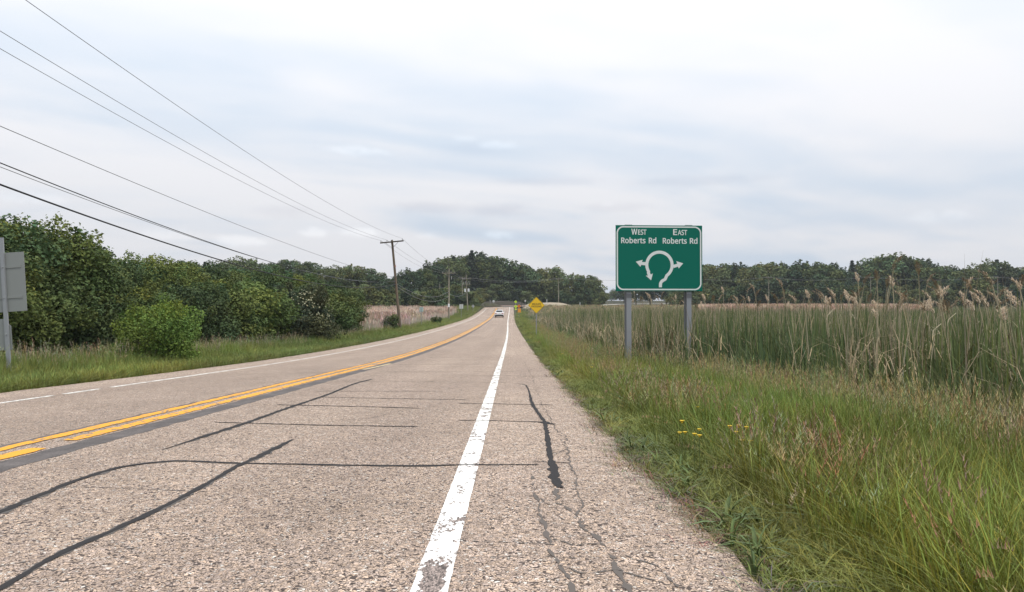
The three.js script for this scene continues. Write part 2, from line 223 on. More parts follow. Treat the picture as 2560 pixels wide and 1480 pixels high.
{
  // paint: white with chips missing down to the stones
  const paintTex = (w, h, base, wear, seed, scx, scy) => tex(w, h, (i, j) => {
    const n = fbm(i / w * scx, j / h * scy, seed, 5), f = fbm(i / w * scx * 6, j / h * scy * 5, seed + 9, 3), g = wear(j / h, i / w);
    const gone = smooth(.57 - g, .61 - g, n * .62 + f * .38); const k = hash(i, j, 5) * 16 - 8, stone = 40 + 170 * fbm(i / w * scx * 12, j / h * scy * 6, seed + 4, 2);
    return [lerp(base[0] + k, stone * 1.02, gone), lerp(base[1] + k, stone * .92, gone), lerp(base[2] + k, stone * .87, gone)];
  });
  const spot = (v, c, w) => Math.exp(-(((v - c) / w) ** 2));
  // near length 2.2 m to 8.2 m is one copy of the sheet; v runs along it
  const near = paintTex(96, 2048, [246, 245, 241], (v, u) => -.045 + .30 * spot(v, .165, .038) * smooth(.97, .75, u) * smooth(0, .25, u) + .17 * spot(v, .32, .018) + .14 * spot(v, .585, .016) + .05 * spot(v, .44, .03) + .075 * spot(v, .84, .14), 101, 2.4, 70);
  const far = paintTex(64, 2048, [240, 238, 232], (v) => -.05 + .09 * vnoise(v * 14, 1, 7), 111, 2, 170);
  const rough = { roughness: .75 };
  const whiteX = (d) => lerp(-.318, -.36, smooth(2, 26, d)) - .38 * smooth(45, 150, d);
  const pts = (a, b, st, f) => { const o = range(a, b, st).map((d) => [f(d), d]); o.push([f(b), b]); return o; };
  part('edge_line', strip(pts(2.0, 8.0, .5, whiteX), () => .072, .004, { step: .03, ragged: .05, uvLen: 6 }), new THREE.MeshStandardMaterial({ map: near, ...rough }), road);
  part('edge_line', strip(pts(8.0, 243, 2, whiteX), () => .072, .004, { step: .25, ragged: .06, uvLen: 24 }), new THREE.MeshStandardMaterial({ map: far, ...rough }), road);
  part('edge_line', strip(pts(-6, 2.0, 1, whiteX), () => .072, .004, { uvLen: 24 }), new THREE.MeshStandardMaterial({ map: far, ...rough }), road);
  const leftX = (d) => -7.52 - .16 * smooth(10, 30, d);
  for (const [a, b] of [[-4, 12.2], [12.5, 13.6], [14.0, 222]]) part('edge_line', strip(pts(a, b, 2, leftX).filter((p, i, A) => !i || p[1] - A[i - 1][1] > .05), () => .055, .004, { step: .25, ragged: .08, uvLen: 24, seed: 4 }), new THREE.MeshStandardMaterial({ map: far, ...rough }), road);
  // the darker sealed joint under the centre lines
  const seal = tex(512, 512, (i, j) => { const n = fbm(i / 5, j / 5, 121, 3), m = vnoise(i / 60, j / 40, 122), k = hash(i, j, 9); const v = 92 + (n - .5) * 40 + (m - .5) * 26 + (k - .5) * 26; return [v * 1.02, v * .955, v * .93]; });
  const sealMat = new THREE.MeshStandardMaterial({ map: seal, roughness: .85 });
  const midX = (d) => -4.03 - .14 * smooth(40, 120, d) - .3 * smooth(120, 230, d);
  part('joint_strip', strip(pts(-6, 225, 2, (d) => midX(d)), () => .42, .002, { step: .2, ragged: .10, uvLen: 1.5, seed: 8 }), sealMat, road);
  const yellow = paintTex(64, 2048, [236, 166, 44], (v, u) => -.06 + .06 * vnoise(v * 60, 1, 17), 131, 2, 150);
  const ymat = new THREE.MeshStandardMaterial({ map: yellow, ...rough });
  const yw = (t, d) => .080 - .022 * smooth(.5, .75, vnoise(d * .9, 2, 19));
  for (const [a, b] of [[-6, 6.3], [6.75, 21.6], [22.0, 226]]) part('centre_line', strip(pts(a, b, 1.5, (d) => midX(d) + .02 + .02 * (fbm(d * 1.1, 1, 27, 3) - .5)).filter((p, i, A) => !i || p[1] - A[i - 1][1] > .05), yw, .006, { step: .09, ragged: .32, uvLen: 18, seed: 12 }), ymat, road);
  part('centre_line', strip(pts(-6, 226, 1.5, (d) => midX(d) - .27 + .02 * (fbm(d * 1.1, 7, 28, 3) - .5)), yw, .006, { step: .09, ragged: .32, uvLen: 18, seed: 14 }), ymat, road);
  part('stray_paint_mark', strip([[-3.80, 19.0], [-3.72, 20.6], [-3.66, 22.4]], () => .05, .006, { ragged: .6 }), std(.62, .5, .3, .8), road);
  // tar poured over cracks
  const tar = new THREE.MeshPhysicalMaterial({ color: lin(.040, .038, .039), roughness: .9, specularIntensity: .35 }), thin = std(.13, .112, .10, 1);
  const seams = [
    [[[-1.96, 2.2], [-1.981, 2.889], [-2.017, 3.322], [-1.994, 3.679], [-1.972, 4.156], [-1.981, 4.76], [-2.015, 5.431], [-2.0, 6.135], [-2.004, 6.807]], (t) => .019 + .010 * smooth(.6, .9, t) - .018 * smooth(.9, 1, t)],
    [[[-2.75, 3.4], [-2.814, 4.098], [-2.846, 4.403], [-2.896, 5.004], [-2.83, 5.464], [-2.619, 5.675], [-2.427, 5.675], [-2.077, 5.597], [-1.687, 5.563], [-1.173, 5.508], [-.648, 5.486], [-.359, 5.53], [-.028, 5.552], [.199, 5.574]], (t) => .023 - .013 * smooth(.4, .7, t) + .008 * smooth(.62, .66, t) - .012 * smooth(.85, 1, t)],
    [[[-2.92, 6.2], [-2.898, 6.958], [-2.87, 7.971], [-2.886, 9.503], [-2.874, 11.628], [-2.95, 14.03], [-2.875, 15.259]], (t) => .03 * smooth(-.02, .12, t) - .008 * t],
    [[[-3.221, 8.083], [-2.026, 7.844], [-.982, 7.72]], () => .019], [[[-3.147, 9.99], [-2.083, 9.773], [-1.195, 9.56]], () => .02],
    [[[-2.876, 11.128], [-1.279, 10.821], [-.674, 10.735]], () => .017], [[[-3.215, 12.224], [-1.445, 12.224], [-1.132, 12.199]], () => .016],
    [[[-3.203, 18.083], [-1.7, 18.011], [.732, 18.301]], () => .022], [[[-1.585, 16.694], [.892, 16.234]], () => .02], [[[-3.307, 21.95], [.174, 22.126]], () => .022],
    [[[-.724, 10.151], [.554, 10.09]], () => .018], [[[-.589, 8.263], [.362, 8.181]], () => .015], [[[.155, 5.709], [.433, 5.675]], () => .008],
    [[[-3.1, 27], [.5, 26.6]], () => .024], [[[-3.3, 33], [-.6, 33.4]], () => .022], [[[-3.4, 46], [.2, 45.5]], () => .03],
    [[[-3.346, 14.749], [-2.199, 14.602], [-.622, 14.285], [-.01, 14.143], [.212, 13.836], [.271, 13.083], [.278, 11.651], [.278, 10.253], [.32, 8.986], [.354, 8.197], [.344, 7.433], [.322, 6.501], [.303, 5.86], [.298, 5.335], [.294, 4.886], [.308, 4.77]], (t) => .012 + .009 * smooth(.42, .55, t) + .014 * smooth(.91, .965, t) - .012 * smooth(.985, 1, t)],
    [[[.34, 8.2], [.40, 8.05], [.47, 8.02]], (t) => .05 * (1 - t) + .02],
  ];
  seams.forEach(([p, w], i) => part('tar_seam', strip(p, w, .0045 + .0004 * (i % 3), { step: .035, ragged: .75, seed: 30 + i * 7 }), tar, road));
  // thin film of spilt sealer along the wider seams
  const film = std(.12, .108, .10, .95); [0, 1, 2].forEach((i) => part('tar_smear', strip(seams[i][0], (t) => seams[i][1](t) * 1.25, .0025, { step: .02, ragged: 1.3, seed: 400 + i }), film, road));
  const cracks = [
    [[.396, 24.1], [.435, 16.04], [.412, 12.273], [.406, 10.151], [.437, 8.826], [.447, 7.552], [.471, 6.347], [.437, 5.732], [.443, 5.229]],
    [[.27, 4.741], [.266, 4.351], [.344, 4.057], [.38, 3.738], [.435, 3.472], [.444, 3.322], [.448, 3.148], [.47, 2.7]],
    [[.141, 5.198], [.148, 4.156], [.162, 3.852], [.175, 3.458], [.189, 3.199], [.231, 3.037], [.25, 2.7]],
    [[-2.9, 4.75], [-2.4, 4.7], [-1.9, 4.62]], [[-2.4, 3.0], [-2.1, 3.2], [-1.9, 3.1]], [[-1.9, 8.3], [-1.6, 8.45], [-1.5, 8.9], [-1.3, 9.0]], [[-.2, 6.6], [.3, 6.52], [.8, 6.4]], [[-.2, 3.55], [.2, 3.5]], [[.44, 5.2], [.7, 5.1], [.93, 5.15]], [[.3, 3.3], [.1, 3.33], [-.1, 3.3]], [[.16, 4.5], [.22, 4.3], [.27, 4.35]], [[.2, 3.6], [.3, 3.5], [.42, 3.52]], [[.19, 3.2], [.3, 3.1], [.44, 3.15], [.6, 3.0]], [[.35, 4.05], [.42, 4.3], [.40, 4.7], [.45, 5.2]], [[.25, 2.75], [.35, 2.9], [.46, 2.85]], [[.47, 6.3], [.36, 6.1], [.33, 6.2]], [[.45, 7.5], [.52, 7.1], [.47, 6.6]], [[.50, 3.35], [.62, 3.2], [.66, 2.9]],
  ];
  cracks.forEach((p, i) => {
    const r = rngOf(500 + i), q = []; for (let k = 0; k < p.length - 1; k++) { const n = Math.max(2, Math.ceil(Math.hypot(p[k + 1][0] - p[k][0], p[k + 1][1] - p[k][1]) / .09)); for (let m = 0; m < n; m++) q.push([lerp(p[k][0], p[k + 1][0], m / n) + (r() - .5) * .028, lerp(p[k][1], p[k + 1][1], m / n) + (r() - .5) * .03]); } q.push(p.at(-1));
    part('crack', strip(q, (t, d) => (i === 1 ? .016 : i === 2 ? .010 : i > 9 ? .007 : .0048) * Math.max(.03, 1.9 * vnoise(t * 50, 3, 77 + i) - .4), .003, { step: .02, ragged: .7, seed: 90 + i }), thin, road);
  });
}
console.log('road done');
// ------------------------------------------------------------------ roundabout at the top of the rise
{
  const cx = -4, cd = 264, ring = (r0, r1, y0, y1, n = 72, m = 1) => { const pos = [], idx = []; for (let i = 0; i <= n; i++) { const a = i / n * 2 * Math.PI; for (let q = 0; q <= m; q++) { const t = q / m, r = lerp(r0, r1, t), x = cx + Math.cos(a) * r, d = cd + Math.sin(a) * r; pos.push(x, profile(clamp(d, 236, 290)) + lerp(y0, y1, t), -d); } if (i) for (let q = 0; q < m; q++) { const A = (i - 1) * (m + 1) + q, B = A + 1, C = A + m + 1, D = C + 1; idx.push(A, B, C, B, D, C); } } const g = new THREE.BufferGeometry(); g.setAttribute('position', new THREE.Float32BufferAttribute(pos, 3)); g.setAttribute('uv', new THREE.Float32BufferAttribute(new Float32Array(pos.length / 3 * 2), 2)); g.setIndex(idx); g.computeVertexNormals(); if (g.attributes.normal.getY(0) < 0) { for (let i = 0; i < idx.length; i += 3) [idx[i], idx[i + 1]] = [idx[i + 1], idx[i]]; g.setIndex(idx); g.computeVertexNormals(); } return g; };
  const lane = structure('roundabout_lane', ring(13, 21.5, .10, .10, 72, 3), std(.36, .33, .30, .9), 'pale ring lane of the roundabout at the end of the road', 'road');
  part('outer_kerb', mergeGeometries([ring(21.5, 21.52, .10, .22), ring(21.52, 21.9, .22, .22)]), std(.5, .48, .44, .8), lane);
  const isle = thing('roundabout_island', 'raised round island with a red paved apron and dark planted mound', 'traffic island', 0, 0, 0);
  part('kerb', mergeGeometries([ring(12.98, 13, .26, .10), ring(12.6, 12.98, .26, .26)]), std(.45, .42, .38, .8), isle);
  part('paved_apron', ring(9.5, 12.6, .36, .26), std(.17, .085, .06, .9), isle);
  part('planted_mound', mergeGeometries([ring(7, 9.5, 1.5, .34, 72, 6), ring(.01, 7, 1.9, 1.5, 72, 4)]), std(.045, .038, .026, 1), isle);
  const path = (name, pts, half, mat, label) => { const pos = [], idx = []; const c = new THREE.CatmullRomCurve3(pts.map(([x, d]) => new THREE.Vector3(x, 0, d))), n = 50, P = c.getSpacedPoints(n); P.forEach((p, i) => { const a = P[Math.max(0, i - 1)], b = P[Math.min(n, i + 1)], l = Math.hypot(b.x - a.x, b.z - a.z); for (const s of [-1, -.33, .33, 1]) { const x = p.x + (b.z - a.z) / l * half * s, d = p.z - (b.x - a.x) / l * half * s; pos.push(x, landY(x, d) + .2, -d); } if (i) for (let q = 0; q < 3; q++) { const A = (i - 1) * 4 + q, B = A + 1, C = A + 4, D = C + 1; idx.push(A, C, B, B, C, D); } }); const g = new THREE.BufferGeometry(); g.setAttribute('position', new THREE.Float32BufferAttribute(pos, 3)); g.setIndex(idx); g.computeVertexNormals(); return structure(name, g, mat, label, 'road'); };
  path('side_road', [[18, 266], [30, 285], [43, 325], [60, 345], [90, 352]], 3.6, std(.42, .39, .35, .9), 'pale side road climbing away beyond the right-hand marsh');
  path('side_road', [[-26, 262], [-50, 258], [-90, 250], [-150, 240]], 3.6, std(.40, .37, .33, .9), 'pale side road leaving the roundabout behind the reed field');
  // splitter island, yellow-edged, between the two directions
  const sp = new THREE.Shape([[-4.9, 224], [-4.5, 224], [-3.2, 243], [-6.4, 243]].map(([x, d]) => new THREE.Vector2(x, d)));
  const pos = [], pl = [[-4.9, 222], [-4.45, 222], [-3.1, 242.5], [-6.3, 242.5]]; const gs = new THREE.BufferGeometry();
  for (const [x, d] of pl) pos.push(x, roadY(x, d) + .012, -d); gs.setAttribute('position', new THREE.Float32BufferAttribute(pos, 3)); gs.setIndex([0, 1, 2, 0, 2, 3]); gs.computeVertexNormals();
  part('median_marking', gs, std(.62, .36, .12, .8), road);
  // bare gravel bank to the right of the ring
  const bank = gridMesh(range(2.5, 24.1, .8), range(232, 262, 1.5), (x, d) => landY(x, d) - .3 + 1.7 * Math.exp(-(((d - 247) / 6) ** 2)) * smooth(2, 6, x) * smooth(24, 15, x) * (.8 + .4 * fbm(x * .4, d * .4, 5, 3)), 2, () => [.36, .30, .22]);
  structure('gravel_bank', bank, new THREE.MeshStandardMaterial({ vertexColors: true, roughness: 1 }), 'bare tan gravel bank beside the roundabout', 'bank');
}
// ------------------------------------------------------------------ leaf and blade builders
function soup() { return { pos: [], nor: [], col: [], idx: [] }; }
function soupGeo(s) { const g = new THREE.BufferGeometry(); g.setAttribute('position', new THREE.Float32BufferAttribute(s.pos, 3)); g.setAttribute('color', new THREE.Float32BufferAttribute(s.col, 3)); if (s.nor.length) g.setAttribute('normal', new THREE.Float32BufferAttribute(s.nor, 3)); g.setIndex(s.idx); if (!s.nor.length) g.computeVertexNormals(); return g; }
// a grass blade or thin stalk: bends over in direction az
function blade(s, x, z, h, w, az, bend, c, segs = 3, twist = 0, y0 = 0) {
  const ca = Math.cos(az), sa = Math.sin(az), pa = -Math.sin(az + twist), pc = Math.cos(az + twist), k0 = s.pos.length / 3;
  for (let i = 0; i <= segs; i++) {
    const t = i / segs, out = bend * h * t * t, up = h * (t - .35 * bend * t * t * t), q = w * .5 * (i === segs ? .05 : (1 - .55 * t * t));
    const X = x + ca * out, Z = z + sa * out;
    s.pos.push(X + pa * q, y0 + up, Z + pc * q, X - pa * q, y0 + up, Z - pc * q); s.col.push(...c, ...c);
    if (i) { const k = k0 + i * 2; s.idx.push(k - 2, k - 1, k, k - 1, k + 1, k); }
  }
}
const tint = (c, r, a) => { const k = 1 + (r() - .5) * a, u = (r() - .5) * a * .5; return [c[0] * k * (1 + u), c[1] * k, c[2] * k * (1 - u)]; };
const leafMat = (more = {}) => new THREE.MeshPhysicalMaterial({ vertexColors: true, roughness: .62, transmission: .22, thickness: 0, specularIntensity: .45, ...more });
const dryMat = () => new THREE.MeshStandardMaterial({ vertexColors: true, roughness: .9 });

// stuff made of many copies of one tuft, each with its own turn, size and tone
function scatter(name, geo, mat, spots, label, category) {
  const m = new THREE.InstancedMesh(geo, mat, spots.length); m.name = numbered(name); const M = new THREE.Matrix4(), q = new THREE.Quaternion(), e = new THREE.Euler(), p = new THREE.Vector3(), s = new THREE.Vector3(), c = new THREE.Color();
  spots.forEach((o, i) => { e.set(o.tx ?? 0, o.a, o.tz ?? 0); q.setFromEuler(e); p.set(o.x, o.y, -o.d); s.set(o.w ?? o.s, o.s, o.w ?? o.s); m.setMatrixAt(i, M.compose(p, q, s)); m.setColorAt(i, c.setRGB(...o.c)); });
  m.instanceMatrix.needsUpdate = true; scene.add(m); shadows(m); return tag(m, label, category, null, 'stuff');
}
// random points of a region with a density (per square metre) that depends on distance
function sow(r, d0, d1, x0, x1, density, fn) {
  let d = d0; const out = [];
  while (d < d1) { const st = Math.max(.5, d * .06), D = Math.min(d1, d + st), m = (d + D) / 2, a = x0(m), b = x1(m); if (b > a) { const n = (b - a) * (D - d) * density(m); const k = Math.floor(n) + (r() < n % 1 ? 1 : 0); for (let i = 0; i < k; i++) { const o = fn(a + r() * (b - a), d + r() * (D - d)); if (o) out.push(o); } } d = D; }
  return out;
}
const viewX = (d) => d * .80 + 3;                                             // a little wider than the picture
const marshX = (d) => lerp(4.75, 3.1, smooth(16, 21.5, d)) + .5 * smooth(30, 70, d);       // where the cattails begin

// ------------------------------------------------------------------ verge grasses
{
  const r = rngOf(11);
  const shortTuft = soup(); for (let i = 0; i < 26; i++) blade(shortTuft, (r() - .5) * .16, (r() - .5) * .16, .12 + r() * .16, .005 + r() * .004, r() * 6.28, .25 + r() * .8, tint([1, 1, 1], r, .5), 3, (r() - .5) * 2);
  const tallTuft = soup(); for (let i = 0; i < 26; i++) blade(tallTuft, (r() - .5) * .2, (r() - .5) * .2, .30 + r() * .42, .003 + r() * r() * .0085, r() * 6.28, .06 + r() * r() * 1.2, tint([1, 1, 1], r, .9), 4, (r() - .5) * 2);
  const seedTuft = soup(); for (let i = 0; i < 7; i++) {
    const x = (r() - .5) * .2, z = (r() - .5) * .2, h = .5 + r() * .3, az = r() * 6.28, b = .1 + r() * r() * 1.1; blade(seedTuft, x, z, h, .0036, az, b, [.9, .95, .65], 3, 1.57);
    for (let k = 0; k < 12; k++) { const t = .74 + .26 * k / 12, ox = x + Math.cos(az) * b * h * t * t, oz = z + Math.sin(az) * b * h * t * t, oy = h * (t - .35 * b * t ** 3); blade(seedTuft, ox, oz, .03 + r() * .028, .0058, r() * 6.28, .25 + r() * .4, tint([1.05, .97, .92], r, .4), 1, 0, oy); }
  }
  const brown = (x, d) => Math.max(1.0 * Math.exp(-(((x - 2.15) / .75) ** 2) - (((d - 9.3) / 1.5) ** 2)), .8 * Math.exp(-(((x - 2.1) / .45) ** 2) - (((d - 17) / 4) ** 2)), .75 * Math.exp(-(((x - 2.0) / .35) ** 2) - (((d - 4.6) / .9) ** 2)), .5 * Math.exp(-(((x - 2.9) / .6) ** 2) - (((d - 5.0) / .8) ** 2)), .55 * smooth(.62, .76, fbm(x * .8 + 4, d * .35, 141, 3)));
  const green = (x, d) => { const n = fbm(x * .7, d * .4, 151, 3), m = fbm(x * .23, d * .1, 152, 3), k = .72 + .7 * n, y = smooth(.42, .62, fbm(x * 1.1 + 9, d * .6, 153, 3)); return [lerp(.130, .228, m) * k * (1 + .18 * y), lerp(.190, .256, m) * k, lerp(.040, .042, m) * k]; };
  const dens = (k) => (d) => k * (d < 7 ? 1 : Math.min(1, (7 / d) ** 1.45));
  const short = sow(r, 1.5, 190, (d) => .86 - (d > 25 ? .45 * smooth(25, 130, d) : 0), (d) => Math.min(2.9, viewX(d)), dens(330), (x, d) => {
    const e = x - edgeRight(d); if (e < -.02 || (e < .10 && r() < .55)) return null; const g = green(x, d), u = .75 + r() * .5, up = smooth(0, .8, e), far = d > 20 ? 1 + (d - 20) / 90 : 1;
    return { x, d, y: landY(x, d) - .015, a: r() * 6.28, s: (.42 + .7 * up) * u, w: (.8 + .3 * up) * u * far, tx: (r() - .5) * .3, tz: (r() - .5) * .3, c: [g[0] * .98 * u, g[1] * .94 * u, g[2] * 1.35 * u] };
  });
  scatter('verge_grass', soupGeo(shortTuft), leafMat(), short, 'short green grass along the edge of the asphalt shoulder', 'grass');
  const tall = sow(r, 1.6, 200, (d) => 1.5 - .5 * smooth(30, 90, d), (d) => Math.min(marshX(d) + 1.6, viewX(d)), dens(330), (x, d) => {
    const t = x - 1.25; if (r() > smooth(0, .9, t) + .12) return null; const g = green(x, d), b = brown(x, d), u = .7 + r() * .6, far = d > 20 ? 1 + (d - 20) / 90 : 1; if (r() < b * .3 || r() < .75 * smooth(.54, .66, fbm(x * 2.2, d * 1.4, 191, 3))) return null;
    return { x, d, y: landY(x, d) - .02, a: r() * 6.28, s: (.72 + .32 * smooth(0, 2.5, t)) * (.75 + .5 * r()), w: far * (.9 + .3 * r()), tx: (r() - .5) * .5, tz: (r() - .5) * .5, c: [lerp(g[0], .20, b * .35) * u, lerp(g[1], .185, b * .35) * u, lerp(g[2], .07, b * .35) * u] };
  });
  scatter('tall_grass', soupGeo(tallTuft), leafMat(), tall, 'tall yellow-green grass on the bank in front of the green sign', 'grass');
  const seeds = sow(r, 1.8, 120, (d) => 1.35, (d) => Math.min(marshX(d) + .9, viewX(d)), dens(120), (x, d) => {
    const b = brown(x, d), edge = .55 * smooth(1.6, .3, Math.abs(marshX(d) - .3 - x)); if (r() > Math.max(b * .5, edge * 1.5, .025)) return null; const far = d > 20 ? 1 + (d - 20) / 80 : 1, q = r();
    const c = b > edge ? (q < .45 ? [.31, .225, .135] : [.32, .275, .155]) : (q < .8 ? [.30, .30, .135] : [.36, .30, .17]);
    return { x, d, y: landY(x, d), a: r() * 6.28, s: (.6 + .55 * r()) * (b > edge ? .8 : 1.2), w: far * (.8 + .5 * r()), tx: (r() - .5) * .3, tz: (r() - .5) * .3, c: c.map((v) => v * (.7 + .5 * r())) };
  });
  scatter('seed_grass', soupGeo(seedTuft), dryMat(), seeds, 'reddish brown seed heads standing in the tall verge grass', 'grass');
  const thatch = soup(); for (let i = 0; i < 14; i++) blade(thatch, (r() - .5) * .2, (r() - .5) * .2, .04 + r() * .09, .004 + r() * .003, r() * 6.28, .8 + r() * 1.2, tint([1, 1, 1], r, .6), 2, (r() - .5) * 2);
  const th = sow(r, 1.5, 40, (d) => .78, (d) => 1.5, dens(240), (x, d) => { const e = x - edgeRight(d); if (r() > Math.exp(-(((e - .02) / .13) ** 2)) * smooth(.3, .6, fbm(x * 2, d * 2, 181, 3) + .12)) return null; return { x, d, y: (e < 0 ? roadY(x, d) - .012 : landY(x, d)), a: r() * 6.28, s: .5 + .7 * r(), c: (r() < .7 ? [.25, .19, .13] : [.16, .15, .07]).map((v) => v * (.6 + .7 * r())) }; });
  scatter('dead_grass', soupGeo(thatch), dryMat(), th, 'brown dead grass litter along the crumbling shoulder edge', 'grass');
  const weed = soup(); for (let i = 0; i < 11; i++) { const a = r() * 6.28; blade(weed, Math.cos(a) * .02, Math.sin(a) * .02, .10 + r() * .16, .014 + r() * .02, a, .5 + r() * 1.1, tint([1, 1, 1], r, .5), 4); }
  const wd = sow(r, 2, 30, () => 1.0, (d) => Math.min(4.6, viewX(d)), dens(34), (x, d) => { if (r() > .15 + .5 * smooth(.45, .65, fbm(x * 1.3, d * .9, 195, 3))) return null; const k = .7 + .6 * r(); return { x, d, y: landY(x, d) + (x > 1.6 ? .12 : .01), a: r() * 6.28, s: .35 + .5 * r(), w: .35 + .5 * r(), c: [.125 * k, .175 * k, .055 * k] }; });
  scatter('broad_weeds', soupGeo(weed), leafMat(), wd, 'broad-leaved green weeds scattered in the verge grass', 'weeds');
  // the opposite verge
  const lv = sow(r, 8, 215, (d) => Math.max(-17, -viewX(d)), (d) => -9.12, (d) => 130 * Math.min(1, (14 / d) ** 1.2), (x, d) => {
    const e = edgeLeft(d) - x; if (e < -.02 || (e < .15 && r() < .5)) return null; const g = green(x, d), up = smooth(.2, 3.4, e), u = .75 + r() * .5, far = d > 20 ? 1 + (d - 20) / 90 : 1;
    return { x, d, y: landY(x, d) - .02, a: r() * 6.28, s: lerp(.5, 1.35, up) * (.75 + .5 * r()), w: far * (1.1 + .3 * r()), tx: (r() - .5) * .35, tz: (r() - .5) * .35, c: [g[0] * .92 * u, g[1] * .92 * u, g[2] * 1.1 * u] };
  });
  scatter('far_verge_grass', soupGeo(tallTuft), leafMat(), lv, 'green grass strip across the road in front of the thicket', 'grass');
  const ls = sow(r, 12, 120, (d) => Math.max(-16, -viewX(d)), (d) => -11.0, (d) => 9 * Math.min(1, (20 / d) ** 1.2), (x, d) => (r() > smooth(-10.9, -12.2, x) ? null : { x, d, y: landY(x, d), a: r() * 6.28, s: .9 + .8 * r(), w: 1.2 + d / 80, tx: (r() - .5) * .3, tz: (r() - .5) * .3, c: [.34, .33, .21].map((v) => v * (.7 + .5 * r())) }));
  scatter('seed_grass', soupGeo(seedTuft), dryMat(), ls, 'pale seed heads in the rough grass at the foot of the thicket', 'grass');
  console.log('grass', short.length, tall.length, seeds.length, lv.length);
}
